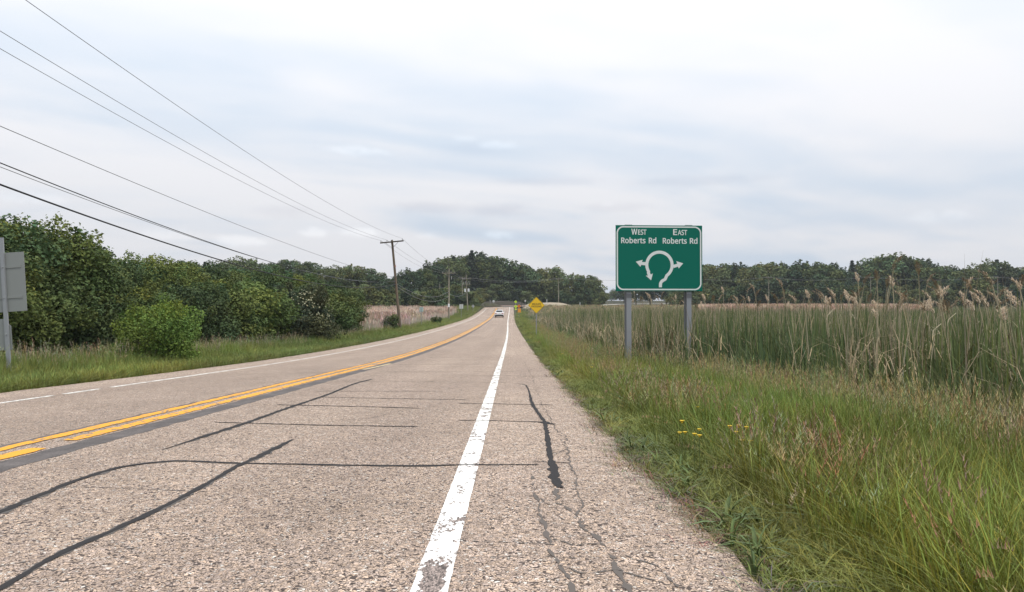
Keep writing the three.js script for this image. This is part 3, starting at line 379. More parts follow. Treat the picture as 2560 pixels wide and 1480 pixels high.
// ------------------------------------------------------------------ marsh
{
  const r = rngOf(29);
  const cat = soup(); for (let i = 0; i < 15; i++) blade(cat, (r() - .5) * .34, (r() - .5) * .34, 1.05 + r() * 1.1, .013 + r() * .012, r() * 6.28, .03 + r() * r() * .5, tint([1, 1, 1], r, .9), 4, (r() - .5) * 3);
  const dry = soup(); for (let i = 0; i < 7; i++) { const h = 1.4 + r() * .95, x = (r() - .5) * .5, z = (r() - .5) * .5, az = r() * 6.28; blade(dry, x, z, h, .011, az, .02 + r() * .12, tint([1, 1, 1], r, .4), 3, r() * 3); if (r() < .6) blade(dry, x, z, .4 + r() * .4, .012, r() * 6.28, .6 + r() * .6, tint([.95, .9, .85], r, .4), 2, 0, h * .45); }
  const D = (k, at, p) => (d) => k * Math.min(1, (at / d) ** p);
  const cats = sow(r, 4, 215, (d) => marshX(d) - .7, (d) => Math.min(viewX(d), 210), D(34, 10, 1.75), (x, d) => {
    const e = x - marshX(d) + .5 * (fbm(x, d * .5, 161, 3) - .5); if (e < -.6 || r() > smooth(-.6, .5, e)) return null; if (d > 20.3 && d < 21.1 && x < 5.6 && x > 2.8) return null;
    const n = fbm(x * .2, d * .12, 162, 3), k = .7 + .6 * r(), far = 1 + d / 45;
    return { x, d, y: landY(x, d) - .05, a: r() * 6.28, s: (.42 + .58 * smooth(-.5, 1.7, e)) * (.72 + .48 * r()), w: far * (.9 + .4 * r()), tx: (r() - .5) * .14, tz: (r() - .5) * .14, c: [lerp(.082, .135, n) * k, lerp(.132, .172, n) * k, lerp(.062, .058, n) * k] };
  });
  scatter('cattails', soupGeo(cat), leafMat(), cats, 'dense blue-green cattail leaves filling the marsh behind the green sign', 'cattails');
  const drys = sow(r, 7, 200, (d) => marshX(d) + .35, (d) => Math.min(viewX(d), 200), D(8.5, 14, 1.42), (x, d) => {
    const n = fbm(x * .16, d * .07, 171, 3); if (r() > .25 + smooth(.42, .62, n)) return null; const k = .65 + .6 * r();
    return { x, d, y: landY(x, d), a: r() * 6.28, s: .55 + .68 * r(), w: 1 + d / 40, tx: (r() - .5) * .16, tz: (r() - .5) * .16, c: [.34 * k, .29 * k, .195 * k] };
  });
  scatter('dry_reeds', soupGeo(dry), dryMat(), drys, 'straw-coloured dead reed stems among the cattails', 'reeds');
  // tan reed beds: one across the marsh, one beside the utility poles
  const bed = soup(); for (let i = 0; i < 22; i++) { const h = 1.7 + r() * .7, x = (r() - .5) * .8, z = (r() - .5) * .8; blade(bed, x, z, h, .016, r() * 6.28, .02 + r() * .12, tint([1, 1, 1], r, .4), 2, r() * 3); blade(bed, x, z, .3 + r() * .25, .03, r() * 6.28, .4, tint([1.0, .9, .85], r, .4), 2, 0, h * .86); }
  const farBed = sow(r, 128, 196, (d) => d * .262, (d) => d * .545, () => 1.7, (x, d) => ({ x, d, y: landY(x, d) - .2, a: r() * 6.28, s: 1.22 + .16 * r(), w: 2.2, c: [.50, .39, .30].map((v) => v * (.85 + .3 * r())) }));
  const nearBed = sow(r, 150, 225, (d) => 4 + (d - 150) * .04, (d) => d * .25, () => .7, (x, d) => ({ x, d, y: landY(x, d) - .4, a: r() * 6.28, s: .72 + .2 * r(), w: 2.2, c: [.34, .31, .18].map((v) => v * (.8 + .4 * r())) }));
  scatter('reed_bed', soupGeo(bed), dryMat(), farBed, 'long tan reed bed across the far side of the marsh', 'reeds');
  scatter('reed_bed', soupGeo(bed), dryMat(), nearBed, 'olive rough grass between the marsh and the roundabout', 'reeds');
  const leftBed = sow(r, 60, 176, (d) => Math.max(-75, -d * .42), (d) => -12.6 - .8 * vnoise(d * .2, 1, 5), (d) => 5.5 * Math.min(1, (70 / d) ** 1.3), (x, d) => ({ x, d, y: landY(x, d) - .1, a: r() * 6.28, s: .86 + .26 * r(), w: 1.4, tx: (r() - .5) * .1, tz: (r() - .5) * .1, c: (r() < .9 ? [.60, .50, .42] : [.40, .37, .26]).map((v) => v * (.85 + .3 * r())) }));
  scatter('reed_bed', soupGeo(bed), dryMat(), leftBed, 'pinkish tan reed bed beside the leaning utility pole', 'reeds');
  console.log('marsh', cats.length, drys.length, leftBed.length, farBed.length);
  // single plumed reeds that stand out above the rest
  const stemMat = std(.33, .285, .18, .85), plumeMat = dryMat();
  const protos = [0, 1, 2, 3].map((v) => {
    const q = rngOf(300 + v), t = new THREE.Group(); t.userData = { kindName: 'plumed_reed', category: 'reed' };
    const lean = .05 + .12 * q(), az = q() * 6.28, cx = Math.cos(az), sz = Math.sin(az), P = []; for (let i = 0; i <= 6; i++) { const k = i / 6; P.push(new THREE.Vector3(cx * lean * k * k * 2, 2.25 * k, sz * lean * k * k * 2)); }
    part('stem', new THREE.TubeGeometry(new THREE.CatmullRomCurve3(P), 8, .0075, 5), stemMat, t);
    const s = soup(), top = P[6]; for (let i = 0; i < 95; i++) { const k = q(), y = top.y + k * .22 - .02 - k * k * .05, o = k * k * .14, rr = .055 * Math.sin(Math.PI * (.12 + .8 * k)); const a = q() * 6.28; blade(s, top.x + cx * o + Math.cos(a) * rr * q(), top.z + sz * o + Math.sin(a) * rr * q(), .035 + q() * .045, .008, az + (q() - .5) * 2.2, .9 + q() * .8, tint([.40, .31, .215], q, .5), 2, 0, y); }
    part('plume', soupGeo(s), plumeMat, t);
    for (let i = 0; i < 3; i++) { const lf = soup(), k = .35 + .5 * q(); blade(lf, cx * lean * k * k * 2, sz * lean * k * k * 2, .25 + q() * .25, .016, q() * 6.28, .6 + q() * .7, tint([.30, .25, .16], q, .3), 3, 0, 2.25 * k); part('dry_leaf', soupGeo(lf), plumeMat, t); }
    return t;
  });
  const q = rngOf(41);
  plumeReeds.forEach(([x, d, h], i) => { const s = h / 2.45; copyOf(protos[i % 4], x, landY(x, d), d, q() * 6.28, [1, s, 1], d > 24 ? 'dry plumed reed in the far cattails behind the green sign' : h > 2.85 ? 'very tall dry reed whose tan plume overtops the other reeds' : 'dry reed with a drooping tan plume just above the cattails', d > 24 ? 'plumed reeds behind the sign' : h > 2.85 ? 'tallest plumed reeds' : 'plumed reeds in the marsh'); });
}
// ------------------------------------------------------------------ yellow flowers in the verge
{
  const r = rngOf(51), stem = std(.06, .10, .03, .8), petal = std(.72, .50, .03, .6), proto = new THREE.Group(); proto.userData = { kindName: 'yellow_flower', category: 'flower' };
  part('stem', new THREE.CylinderGeometry(.0025, .003, .4, 5).translate(0, .2, 0), stem, proto);
  const s = []; for (let i = 0; i < 10; i++) { const g = new THREE.CircleGeometry(.011, 6); g.scale(1, 1.7, 1); g.translate(0, .017, 0); g.rotateX(-1.1); g.rotateY(i / 10 * 6.28); g.translate(0, .4, 0); s.push(g); } s.push(new THREE.SphereGeometry(.011, 8, 5).translate(0, .404, 0));
  part('flower_head', mergeGeometries(s.map((g) => g.index ? g.toNonIndexed() : g)), petal, proto);
  const near = [[1.24, 5.5], [1.29, 5.55], [1.30, 5.3], [1.31, 5.2], [1.20, 5.25], [1.66, 5.45], [1.70, 5.5], [1.73, 5.4], [1.69, 5.6], [1.75, 5.55], [1.58, 5.4], [1.46, 5.8], [1.95, 7.6], [1.85, 7.4], [2.05, 7.5]], mid = [[1.55, 23], [1.62, 23.6], [1.7, 22.6], [1.6, 24.4], [1.8, 23.8], [2.0, 15.4], [2.1, 15], [2.2, 14.6], [1.95, 16], [2.25, 14.3], [2.3, 14.8], [1.85, 17], [1.5, 14]];
  for (const [x, d] of near) copyOf(proto, x, landY(x, d), d, r() * 6.28, [.62, .75 + .3 * r(), .62], 'small bright yellow flower by the brown seed grass near the shoulder', 'yellow flowers near the shoulder');
  for (const [x, d] of mid) copyOf(proto, x, landY(x, d), d, r() * 6.28, [.95, .75 + .3 * r(), .95], 'small yellow flower on the verge between the shoulder and the green sign', 'yellow flowers further along the verge');
}
// ------------------------------------------------------------------ trees
const bark = std(.085, .07, .055, .95);
function leaf(s, p, n, size, c, r) {
  // a folded rhomb about p that faces n
  const a = new THREE.Vector3(r() - .5, r() - .5, r() - .5).cross(n).normalize(), b = new THREE.Vector3().crossVectors(n, a), L = size * (.75 + r() * .6), w = L * (.5 + .25 * r()), k = s.pos.length / 3, f = .18 * L;
  s.pos.push(p.x - a.x * L / 2, p.y - a.y * L / 2, p.z - a.z * L / 2, p.x + b.x * w / 2 + n.x * f, p.y + b.y * w / 2 + n.y * f, p.z + b.z * w / 2 + n.z * f, p.x + a.x * L / 2, p.y + a.y * L / 2, p.z + a.z * L / 2, p.x - b.x * w / 2 + n.x * f, p.y - b.y * w / 2 + n.y * f, p.z - b.z * w / 2 + n.z * f);
  s.col.push(...c, ...c, ...c, ...c); s.idx.push(k, k + 1, k + 2, k, k + 2, k + 3);
}
function crown(lobes, count, size, base, r, spread = .55, tone = .5) {
  const s = soup(), area = lobes.map((l) => l.r.x * l.r.z + l.r.y * l.r.x), sum = area.reduce((a, b) => a + b, 0), dir = new THREE.Vector3(), p = new THREE.Vector3(), n = new THREE.Vector3();
  lobes.forEach((l, i) => {
    const m = Math.round(count * area[i] / sum), lt = tint(base, r, .7);
    for (let k = 0; k < m; k++) {
      const z = r() * 2 - 1, a = r() * 6.2832, q = Math.sqrt(1 - z * z); dir.set(q * Math.cos(a), z, q * Math.sin(a));
      const rad = .45 + .62 * Math.pow(r(), .6), lump = 1 + .22 * (vnoise(dir.x * 3 + i * 7, dir.y * 3 + dir.z * 2, 7) - .5) * 2;
      p.copy(dir).multiply(l.r).multiplyScalar(rad * lump).add(l.c); if (p.y < .03) continue;
      n.copy(dir).multiplyScalar(1 - spread).add(new THREE.Vector3((r() - .5) * 2, (r() - .2) * 2, (r() - .5) * 2).multiplyScalar(spread)).normalize();
      leaf(s, p, n, size, tint(lt, r, tone), r);
    }
  });
  return soupGeo(s);
}
function limbs(lobes, trunkTop, r0, base, r) {
  const g = [bar([base[0], -.3, base[1]], [trunkTop[0] * .4, trunkTop[1] * .5, trunkTop[2] * .4], r0, r0 * .8, 8), bar([trunkTop[0] * .4, trunkTop[1] * .5, trunkTop[2] * .4], trunkTop, r0 * .8, r0 * .55, 8)];
  lobes.forEach((l) => { const m = [lerp(trunkTop[0], l.c.x, .5) + (r() - .5) * .4, lerp(trunkTop[1], l.c.y, .4), lerp(trunkTop[2], l.c.z, .5) + (r() - .5) * .4]; g.push(bar(trunkTop, m, r0 * .42, r0 * .25, 5), bar(m, [l.c.x, l.c.y, l.c.z], r0 * .25, r0 * .08, 5)); });
  return mergeGeometries(g);
}
// unit: height H; the crown runs from y0 to H with half width W
function makeTree(seed, H, W, y0, nLobes, count, size, color, kindName, category, power = 1, spread = .55) {
  const r = rngOf(seed), lobes = [], mid = (y0 + H) / 2, hh = (H - y0) / 2;
  for (let i = 0; i < nLobes; i++) {
    const t = (i + .5) / nLobes, y = lerp(-.86, .84, t), wide = Math.pow(1 - Math.abs(y) ** 2.2, .5 * power), a = i * 2.39996 + r() * .8, rr = W * wide * (.25 + .62 * Math.sqrt(r()));
    const R = W * (.27 + .2 * r()) * (y > .6 ? .75 : 1); lobes.push({ c: new THREE.Vector3(Math.cos(a) * rr, mid + y * hh * (.9 + .12 * r()), Math.sin(a) * rr), r: new THREE.Vector3(R * (1 + .3 * r()), R * (.72 + .25 * r()), R * (1 + .3 * r())) });
  }
  for (const l of lobes) { const over = l.c.y + l.r.y - H; if (over > 0) l.c.y -= over; }
  // loose sprigs that break the outline
  for (let i = 0; i < nLobes * 1.6; i++) { const l = lobes[Math.floor(r() * nLobes)], a = r() * 6.28, e = r() * 1.5 - .25, R = W * (.05 + .08 * r()); const c = new THREE.Vector3(Math.cos(a) * Math.cos(e) * l.r.x, Math.sin(e) * l.r.y, Math.sin(a) * Math.cos(e) * l.r.z).multiplyScalar(1.05 + .25 * r()).add(l.c); if (c.y > y0) lobes.push({ c, r: new THREE.Vector3(R, R * 1.3, R), sprig: true }); }
  const t = new THREE.Group(); t.userData = { kindName, category };
  part('trunk', limbs(lobes.filter((l) => !l.sprig), [(r() - .5) * .4, lerp(y0, H, .38), (r() - .5) * .4], H * .018 + .03, [0, 0], r), bark, t);
  const c = part('crown', crown(lobes, count, size, color, r, spread, .32), leafMat({ roughness: .8, specularIntensity: .25 }), t); c.userData.kind = 'stuff'; return t;
}
function makeConifer(seed, H, W, color) {
  const r = rngOf(seed), s = soup(), n = new THREE.Vector3(), p = new THREE.Vector3(), t = new THREE.Group(); t.userData = { kindName: 'conifer', category: 'tree' };
  const tiers = 26; for (let i = 0; i < tiers; i++) { const k = i / tiers, y = lerp(.06, 1, k) * H, R = W * (1 - k) * (.8 + .4 * r()) + .1, m = 5 + Math.floor(r() * 3); for (let j = 0; j < m; j++) { const a = j / m * 6.28 + r() * .8; for (let q = 0; q < 18; q++) { const u = r(), side = (r() - .5) * .55 * (1.1 - u); p.set(Math.cos(a) * R * u - Math.sin(a) * side, y - u * R * .28 + r() * .1, Math.sin(a) * R * u + Math.cos(a) * side); n.set(Math.cos(a) * .4 + (r() - .5), 1 * r() + .3, Math.sin(a) * .4 + (r() - .5)).normalize(); leaf(s, p, n, H * .05, tint(color, r, .5), r); } } }
  part('trunk', bar([0, -.3, 0], [0, H * .96, 0], H * .016, .02, 7), bark, t); const c = part('crown', soupGeo(s), leafMat(), t); c.userData.kind = 'stuff'; return t;
}
{
  const r = rngOf(77);
  // thicket across the road: shrubby trees that leaf almost to the ground
  const greens = [[.126, .170, .058], [.096, .146, .062], [.158, .200, .058], [.114, .156, .056], [.090, .130, .056]];
  const tallP = [0, 1, 2, 3, 4].map((i) => makeTree(1000 + i, 5, 2.0 + .25 * (i % 3), .6, 30, 27000, .122, greens[i], 'thicket_tree', 'tree', .9, .6));
  const lowP = [0, 1, 2, 3].map((i) => makeTree(1100 + i, 3.4, 1.75, .05, 26, 19000, .12, greens[(i + 2) % 5], 'thicket_shrub', 'shrub', .7, .6));
  thicketTall.forEach(([x, d, h], i) => { const s = h / 5, w = s * (.92 + .3 * r()), edge = i < 5; copyOf(tallP[i % 5], x, landY(x, d), d, r() * 6.28, [w, s, w], edge ? 'tall leafy tree behind the grey sign backs, at the thicket end' : ['mid green', 'bluish green', 'light yellowish green', 'olive green', 'dark green'][i % 5] + ' leafy tree standing in the back of the roadside thicket', edge ? 'trees behind the grey sign backs' : ['mid', 'bluish', 'light', 'olive', 'dark'][i % 5] + ' green trees at the back of the thicket'); });
  thicketLow.forEach(([x, d, h], i) => { const s = h / 3.4, w = s * (1 + .3 * r()); copyOf(lowP[i % 4], x, landY(x, d), d, r() * 6.28, [w, s, w], ['light green', 'mid green', 'dark green', 'bluish green'][i % 4] + ' rounded shrub along the front of the roadside thicket', ['light', 'mid', 'dark', 'bluish'][i % 4] + ' green shrubs along the front of the thicket'); });
  const single = (o, x, d, label) => { o.name = numbered(o.userData.kindName); scene.add(o); o.position.set(x, landY(x, d), -d); const c = o.userData.category; o.userData = {}; tag(o, label, c); };
  single(makeTree(1201, 4.1, 2.0, .1, 24, 19000, .13, [.095, .112, .062], 'thicket_shrub', 'shrub', .7, .7), -12.9, 46, 'dark brownish green shrub with pale flower clusters near the thicket end');
  {
    const o = scene.getObjectByName('thicket_shrub_013') ?? null; const s = soup(), q = rngOf(5), p = new THREE.Vector3(), n = new THREE.Vector3();
    for (let i = 0; i < 420; i++) { const a = q() * 6.28, e = q() * 1.3 - .1; n.set(Math.cos(a) * Math.cos(e), Math.sin(e), Math.sin(a) * Math.cos(e)); p.copy(n).multiply(new THREE.Vector3(1.95, 1.9, 1.95)).multiplyScalar(.9 + .15 * q()); p.y += 1.9; leaf(s, p, n.clone(), .12, tint([.30, .29, .18], q, .3), q); }
    if (o) { const m = part('flower_cluster', soupGeo(s), dryMat(), o); m.userData.kind = 'stuff'; }
  }
  single(makeTree(1202, 2.45, 1.35, .0, 22, 17000, .080, [.165, .240, .054], 'bright_bush', 'bush', .8, .75), -11.9, 24.5, 'bright yellow-green bush standing alone in front of the dark thicket');
  single(makeTree(1203, 2.1, .95, .05, 14, 4500, .13, [.10, .13, .05], 'pole_bush', 'bush', .7, .6), -12.35, 75.5, 'small green bush at the foot of the leaning utility pole');
  single(makeTree(1204, 1.3, .8, .0, 12, 2500, .13, [.085, .12, .04], 'low_bush', 'bush', .7, .6), -10.9, 108, 'low bush in the grass before the pole with crossarm and white box');
  console.log('thicket done');
  const fg = [[.084, .116, .056], [.108, .144, .060], [.135, .168, .066], [.070, .098, .052], [.158, .184, .076]];
  const farP = [0, 1, 2, 3, 4].map((i) => makeTree(2000 + i, 14, 4.4 + .5 * (i % 3), 1.6, 24, 3600, .72, fg[i], 'broadleaf_tree', 'tree', .8, .55));
  const bushP = [0, 1, 2, 3].map((i) => makeTree(2100 + i, 6.5, 3.2, .1, 18, 2200, .55, fg[(i + 1) % 5], 'far_shrub', 'shrub', .7, .55));
  const tones = ['dark green', 'mid green', 'light green', 'blackish green', 'pale yellowish green'], put = (list, protos, H, wf, off, label, group) => list.forEach(([x, d, h], i) => { const s = h / H, w = s * wf * (.9 + .35 * r()), k = Math.floor(r() * protos.length), tone = tones[(k + off) % 5]; copyOf(protos[k], x, landY(x, d) - .2, d, r() * 6.28, [w, s * 1.02, w], tone + ' ' + label, tone + ' ' + group); });
  put(hillTrees, farP, 14, 1.25, 0, 'rounded broadleaf tree on the low hill behind the thicket', 'trees on the low hill');
  put(centreTrees, farP, 14, 1.0, 0, 'broadleaf tree in the wood behind the roundabout', 'wood behind the roundabout');
  put(rightTrees, farP, 14, 1.0, 0, 'broadleaf tree in the wood across the marsh', 'wood across the marsh');
  put(shrubsCentre, bushP, 6.5, 1.1, 1, 'shrub at the edge of the wood behind the pinkish reed bed', 'shrubs behind the reed bed');
  put(shrubsFar, bushP, 6.5, 1.0, 1, 'shrub at the foot of the wood behind the roundabout', 'shrubs behind the roundabout');
  put(shrubsRight, bushP, 6.5, 1.1, 1, 'shrub along the front of the wood across the marsh', 'shrubs across the marsh');
  const con = [0, 1].map((i) => makeConifer(2200 + i, 14, 4.0, [.052, .076, .048]));
  conifers.forEach(([x, d, h], i) => { const s = h / 14; copyOf(con[i % 2], x, landY(x, d) - .2, d, r() * 6.28, [s, s, s], x > 100 ? 'pointed dark conifer among the trees across the marsh' : x < -50 ? 'pointed dark conifer on the low hill' : h < 8 ? 'small pale conifer at the foot of the wood by the roundabout' : 'tall pointed conifer rising above the wood behind the roundabout', x > 100 ? 'conifers across the marsh' : x < -50 || h < 8 ? undefined : 'conifers behind the roundabout'); });
}
console.log('trees done');
// ------------------------------------------------------------------ signs
const font = await new FontLoader().loadAsync('fonts/droid/droid_sans_regular.typeface.json');
// flat letters fitted to x0..x1 with their base on y and capitals of height cap
function letters(text, cap, x0, x1, y, z, depth = .002) {
  const g = new TextGeometry(text, { font, size: cap / .98, depth, curveSegments: 5, bevelEnabled: true, bevelThickness: .0004, bevelSize: cap * .028, bevelSegments: 1 }); g.computeBoundingBox(); const b = g.boundingBox, k = (x1 - x0) / (b.max.x - b.min.x), H = cap / (text === 'e' ? 1 : 1);
  g.translate(-b.min.x, 0, 0); g.scale(k, 1, 1); g.translate(x0, y, z); return g;
}
const steel = std(.30, .31, .33, .55, { metalness: .35 }), alu = std(.40, .41, .41, .5, { metalness: .5 }), whitePrint = std(.70, .73, .71, .6);
function roundRect(w, h, r, cls = THREE.Shape) { const s = new cls(), x = -w / 2, y = -h / 2; s.moveTo(x + r, y); s.lineTo(x + w - r, y); s.absarc(x + w - r, y + r, r, -Math.PI / 2, 0); s.lineTo(x + w, y + h - r); s.absarc(x + w - r, y + h - r, r, 0, Math.PI / 2); s.lineTo(x + r, y + h); s.absarc(x + r, y + h - r, r, Math.PI / 2, Math.PI); s.lineTo(x, y + r); s.absarc(x + r, y + r, r, Math.PI, 1.5 * Math.PI); return s; }
const flat = (shape, depth, z) => { const g = new THREE.ExtrudeGeometry(shape, { depth, bevelEnabled: false, curveSegments: 10 }); g.translate(0, 0, z); return g; };
{ // the green direction sign
  const X = 4.085, D = 20.6, y0 = landY(X, D), up = 2.36 - y0, t = thing('direction_sign', 'large green direction sign with white roundabout arrows on two steel posts', 'sign', X, y0, D, .06);
  const W = 2.44, H = 1.83, px = W / 898, Z = .0;                          // px: metres per measured unit, from the panel's middle
  const fx = (x) => (x - 599) * px, fy = (y) => up - (y - 426) * px;
  const green = new THREE.MeshPhysicalMaterial({ color: lin(.003, .138, .097), roughness: .6, specularIntensity: .3 });
  const panel = part('panel', new RoundedBoxGeometry(W, H, .012, 2, .005).translate(0, up, Z), green, t);
  // seams between the extruded aluminium planks, seen as lips on the top edge and ribs behind
  const rib = new THREE.BoxGeometry(W - .02, .03, .05); for (let i = 0; i < 6; i++) part('rib', rib.clone().translate(0, up - H / 2 + .15 + i * .305, -.032), alu, panel);
  const rim = roundRect(W - .055, H - .055, .19); rim.holes.push(roundRect(W - .13, H - .13, .155, THREE.Path)); part('border', flat(rim, .002, .0065).translate(0, up, 0), whitePrint, t);
  const put = (s, cap, a, b, y) => part('lettering', letters(s, cap * px, fx(a), fx(b), fy(y), .0065), whitePrint, t);
  put('W', 57, 312, 374, 185); put('EST', 49, 381, 468, 185); put('E', 57, 745, 786, 187); put('AST', 49, 793, 890, 187);
  put('Roberts', 54, 207, 458, 273); put('Rd', 54, 492, 570, 273); put('Roberts', 54, 637, 886, 275); put('Rd', 54, 918, 998, 275);
  // the diagram: a ring road with three arrows
  const cx = 602, cy = 495, R = 131, hw = 15.5, pts = [], arc = (a0, a1, n) => { for (let i = 0; i <= n; i++) { const a = lerp(a0, a1, i / n); pts.push([cx + Math.cos(a) * R, cy - Math.sin(a) * R]); } };
  pts.push([611, 723], [611, 700], [613, 683], [621, 667], [636, 654], [660, 641]); arc(-.95, Math.PI * 1.17, 44); const endA = pts.at(-1); pts.push([487, 575], [500, 607]);
  const band = (P, h) => { const L = [], Rr = []; P.forEach((p, i) => { const a = P[Math.max(0, i - 1)], b = P[Math.min(P.length - 1, i + 1)], l = Math.hypot(b[0] - a[0], b[1] - a[1]), nx = -(b[1] - a[1]) / l * h, ny = (b[0] - a[0]) / l * h; L.push([p[0] + nx, p[1] + ny]); Rr.push([p[0] - nx, p[1] - ny]); }); return new THREE.Shape([...L, ...Rr.reverse()].map(([x, y]) => new THREE.Vector2(fx(x), fy(y) - up))); };
  const tri = (P) => new THREE.Shape(P.map(([x, y]) => new THREE.Vector2(fx(x), fy(y) - up)));
  const g = [flat(band(pts, hw), .002, .0065)];
  part('roundabout_arrow', g[0].translate(0, up, 0), whitePrint, t);
  part('arrow_head', flat(tri([[515, 652], [533, 583], [511, 592], [489, 604], [460, 604]]), .002, .0066).translate(0, up, 0), whitePrint, t);
  part('arrow', flat(tri([[462, 466], [420, 466], [428, 443], [358, 462], [405, 515], [414, 494], [456, 500]]), .002, .0067).translate(0, up, 0), whitePrint, t);
  part('arrow', flat(tri([[748, 492], [787, 482], [776, 455], [848, 478], [802, 530], [795, 511], [748, 526]]), .002, .0067).translate(0, up, 0), whitePrint, t);
  for (const x of [284, 909]) {
    const h = up + .6, c = fx(x), post = mergeGeometries([box(.135, h, .012, c + .02, h / 2 - .35, -.065), box(.135, h, .012, c + .02, h / 2 - .35, -.325), box(.010, h, .248, c + .02, h / 2 - .35, -.195)]);
    const p = part('post', post, steel, t); part('hinge_plate', box(.147, .11, .008, c + .02, up - H / 2 - .13, -.054), std(.2, .2, .21, .6, { metalness: .3 }), p);
    part('bracket', mergeGeometries([box(.20, .02, .04, c, up + H / 2 + .006, -.02)]), alu, p);
  }
}
const yellowSheet = std(.80, .50, .012, .5), blackPrint = std(.012, .012, .012, .6);
function diamond(side, r) { return roundRect(side, side, r); }
{ // wildlife warning sign
  const X = 1.87, D = 57, y0 = landY(X, D), up = 1.15 - y0, t = thing('wildlife_sign', 'yellow diamond WILDLIFE CROSSING warning sign on a single post', 'sign', X, y0, D, 0), s = .915, q = Math.PI / 4;
  const g = flat(diamond(s, .05), .006, 0); g.rotateZ(q); part('panel', g.translate(0, up, 0), yellowSheet, t);
  const rim = diamond(s - .03, .045); rim.holes.push(roundRect(s - .06, s - .06, .035, THREE.Path)); const b = flat(rim, .002, .0062); b.rotateZ(q); part('border', b.translate(0, up, 0), blackPrint, t);
  part('lettering', letters('WILDLIFE', .125, -.34, .34, up + .03, .0065), blackPrint, t); part('lettering', letters('CROSSING', .125, -.40, .40, up - .155, .0065), blackPrint, t);
  part('post', mergeGeometries([box(.06, up + .8, .008, 0, (up + .8) / 2 - .3, -.012), box(.008, up + .8, .035, -.03, (up + .8) / 2 - .3, -.030), box(.008, up + .8, .035, .03, (up + .8) / 2 - .3, -.030)]), steel, t);
}
{ // crossing signs near the roundabout
  const lime = std(.58, .80, .03, .5), X = .80, D = 160, y0 = landY(X, D), t = thing('crossing_sign', 'stacked yellow-green crossing signs on a post beside the far shoulder', 'sign', X, y0, D, 0), up = 2.17 - y0;
  const dia = (y, s) => { const g = flat(diamond(s, .03), .006, 0); g.rotateZ(Math.PI / 4); return g.translate(0, y, 0); };
  part('panel', dia(up, .46), lime, t); part('panel', dia(up - 1.02, .52), lime, t); part('plaque', flat(roundRect(.40, .26, .02), .006, 0).translate(.02, up - 1.62, 0), lime, t);
  // a walking figure in simple black shapes
  for (const [y, k] of [[up, 1], [up - 1.02, 1.1]]) part('figure', mergeGeometries([cyl(.035 * k, .035 * k, .002, 0, 0, 0).rotateX(Math.PI / 2).translate(0, y + .14 * k, .0075), box(.07 * k, .14 * k, .002, 0, y + .02 * k, .0075), box(.03 * k, .13 * k, .002, -.035 * k, y - .11 * k, .0075), box(.03 * k, .13 * k, .002, .035 * k, y - .11 * k, .0075)].map((g) => g.toNonIndexed())), blackPrint, t);
  part('post', box(.05, up + .5, .05, 0, (up + .5) / 2 - .3, -.03), steel, t);
  const orange = std(.75, .20, .012, .5), X2 = 1.42, D2 = 150, y2 = landY(X2, D2), o = thing('roadwork_sign', 'orange diamond roadwork sign with a plaque below, beside the yellow-green signs', 'sign', X2, y2, D2, 0), u2 = 1.2 - y2;
  part('panel', dia(u2, .52), orange, o); part('symbol', mergeGeometries([box(.16, .05, .002, 0, u2 + .06, .0075), box(.05, .18, .002, 0, u2 - .05, .0075)]), blackPrint, o); part('plaque', flat(roundRect(.62, .8, .03), .006, 0).translate(.06, u2 - .86, 0), std(.72, .28, .03, .5), o);
  part('post', box(.05, u2 + .4, .05, 0, (u2 + .4) / 2 - .3, -.03), steel, o);
}
{ // back of a route sign across the road, close by
  const X = -11.48, D = 17, y0 = landY(X, D), t = thing('route_sign', 'grey back of a large square road sign on a leaning steel post', 'sign', X, y0, D, .04); t.rotation.z = .068;
  const back = std(.27, .285, .275, .5, { metalness: .25 });
  const up = 2.47; part('panel', new RoundedBoxGeometry(1.36, 1.36, .012, 2, .004).translate(-.22, up, -.06), back, t);
  const low = new THREE.Shape([[-.36, -.36], [.36, -.36], [.36, .18], [.18, .36], [-.18, .36], [-.36, .18]].map(([x, y]) => new THREE.Vector2(x, y)));
  part('lower_panel', flat(low, .01, -.065).translate(-.28, 1.28, 0), back, t);
  for (const h of [up + .35, up - .35]) part('stiffener', box(1.2, .05, .012, -.22, h, -.047), back, t);
  part('post', mergeGeometries([box(.075, 3.9, .010, 0, 1.55, 0), box(.010, 3.9, .045, -.037, 1.55, -.02), box(.010, 3.9, .045, .037, 1.55, -.02)]), std(.33, .345, .36, .5, { metalness: .35 }), t);
  for (const h of [up + .35, up - .35, 1.28]) part('bolt', cyl(.014, .014, .02).rotateX(Math.PI / 2).translate(0, h, .012), alu, t);
}
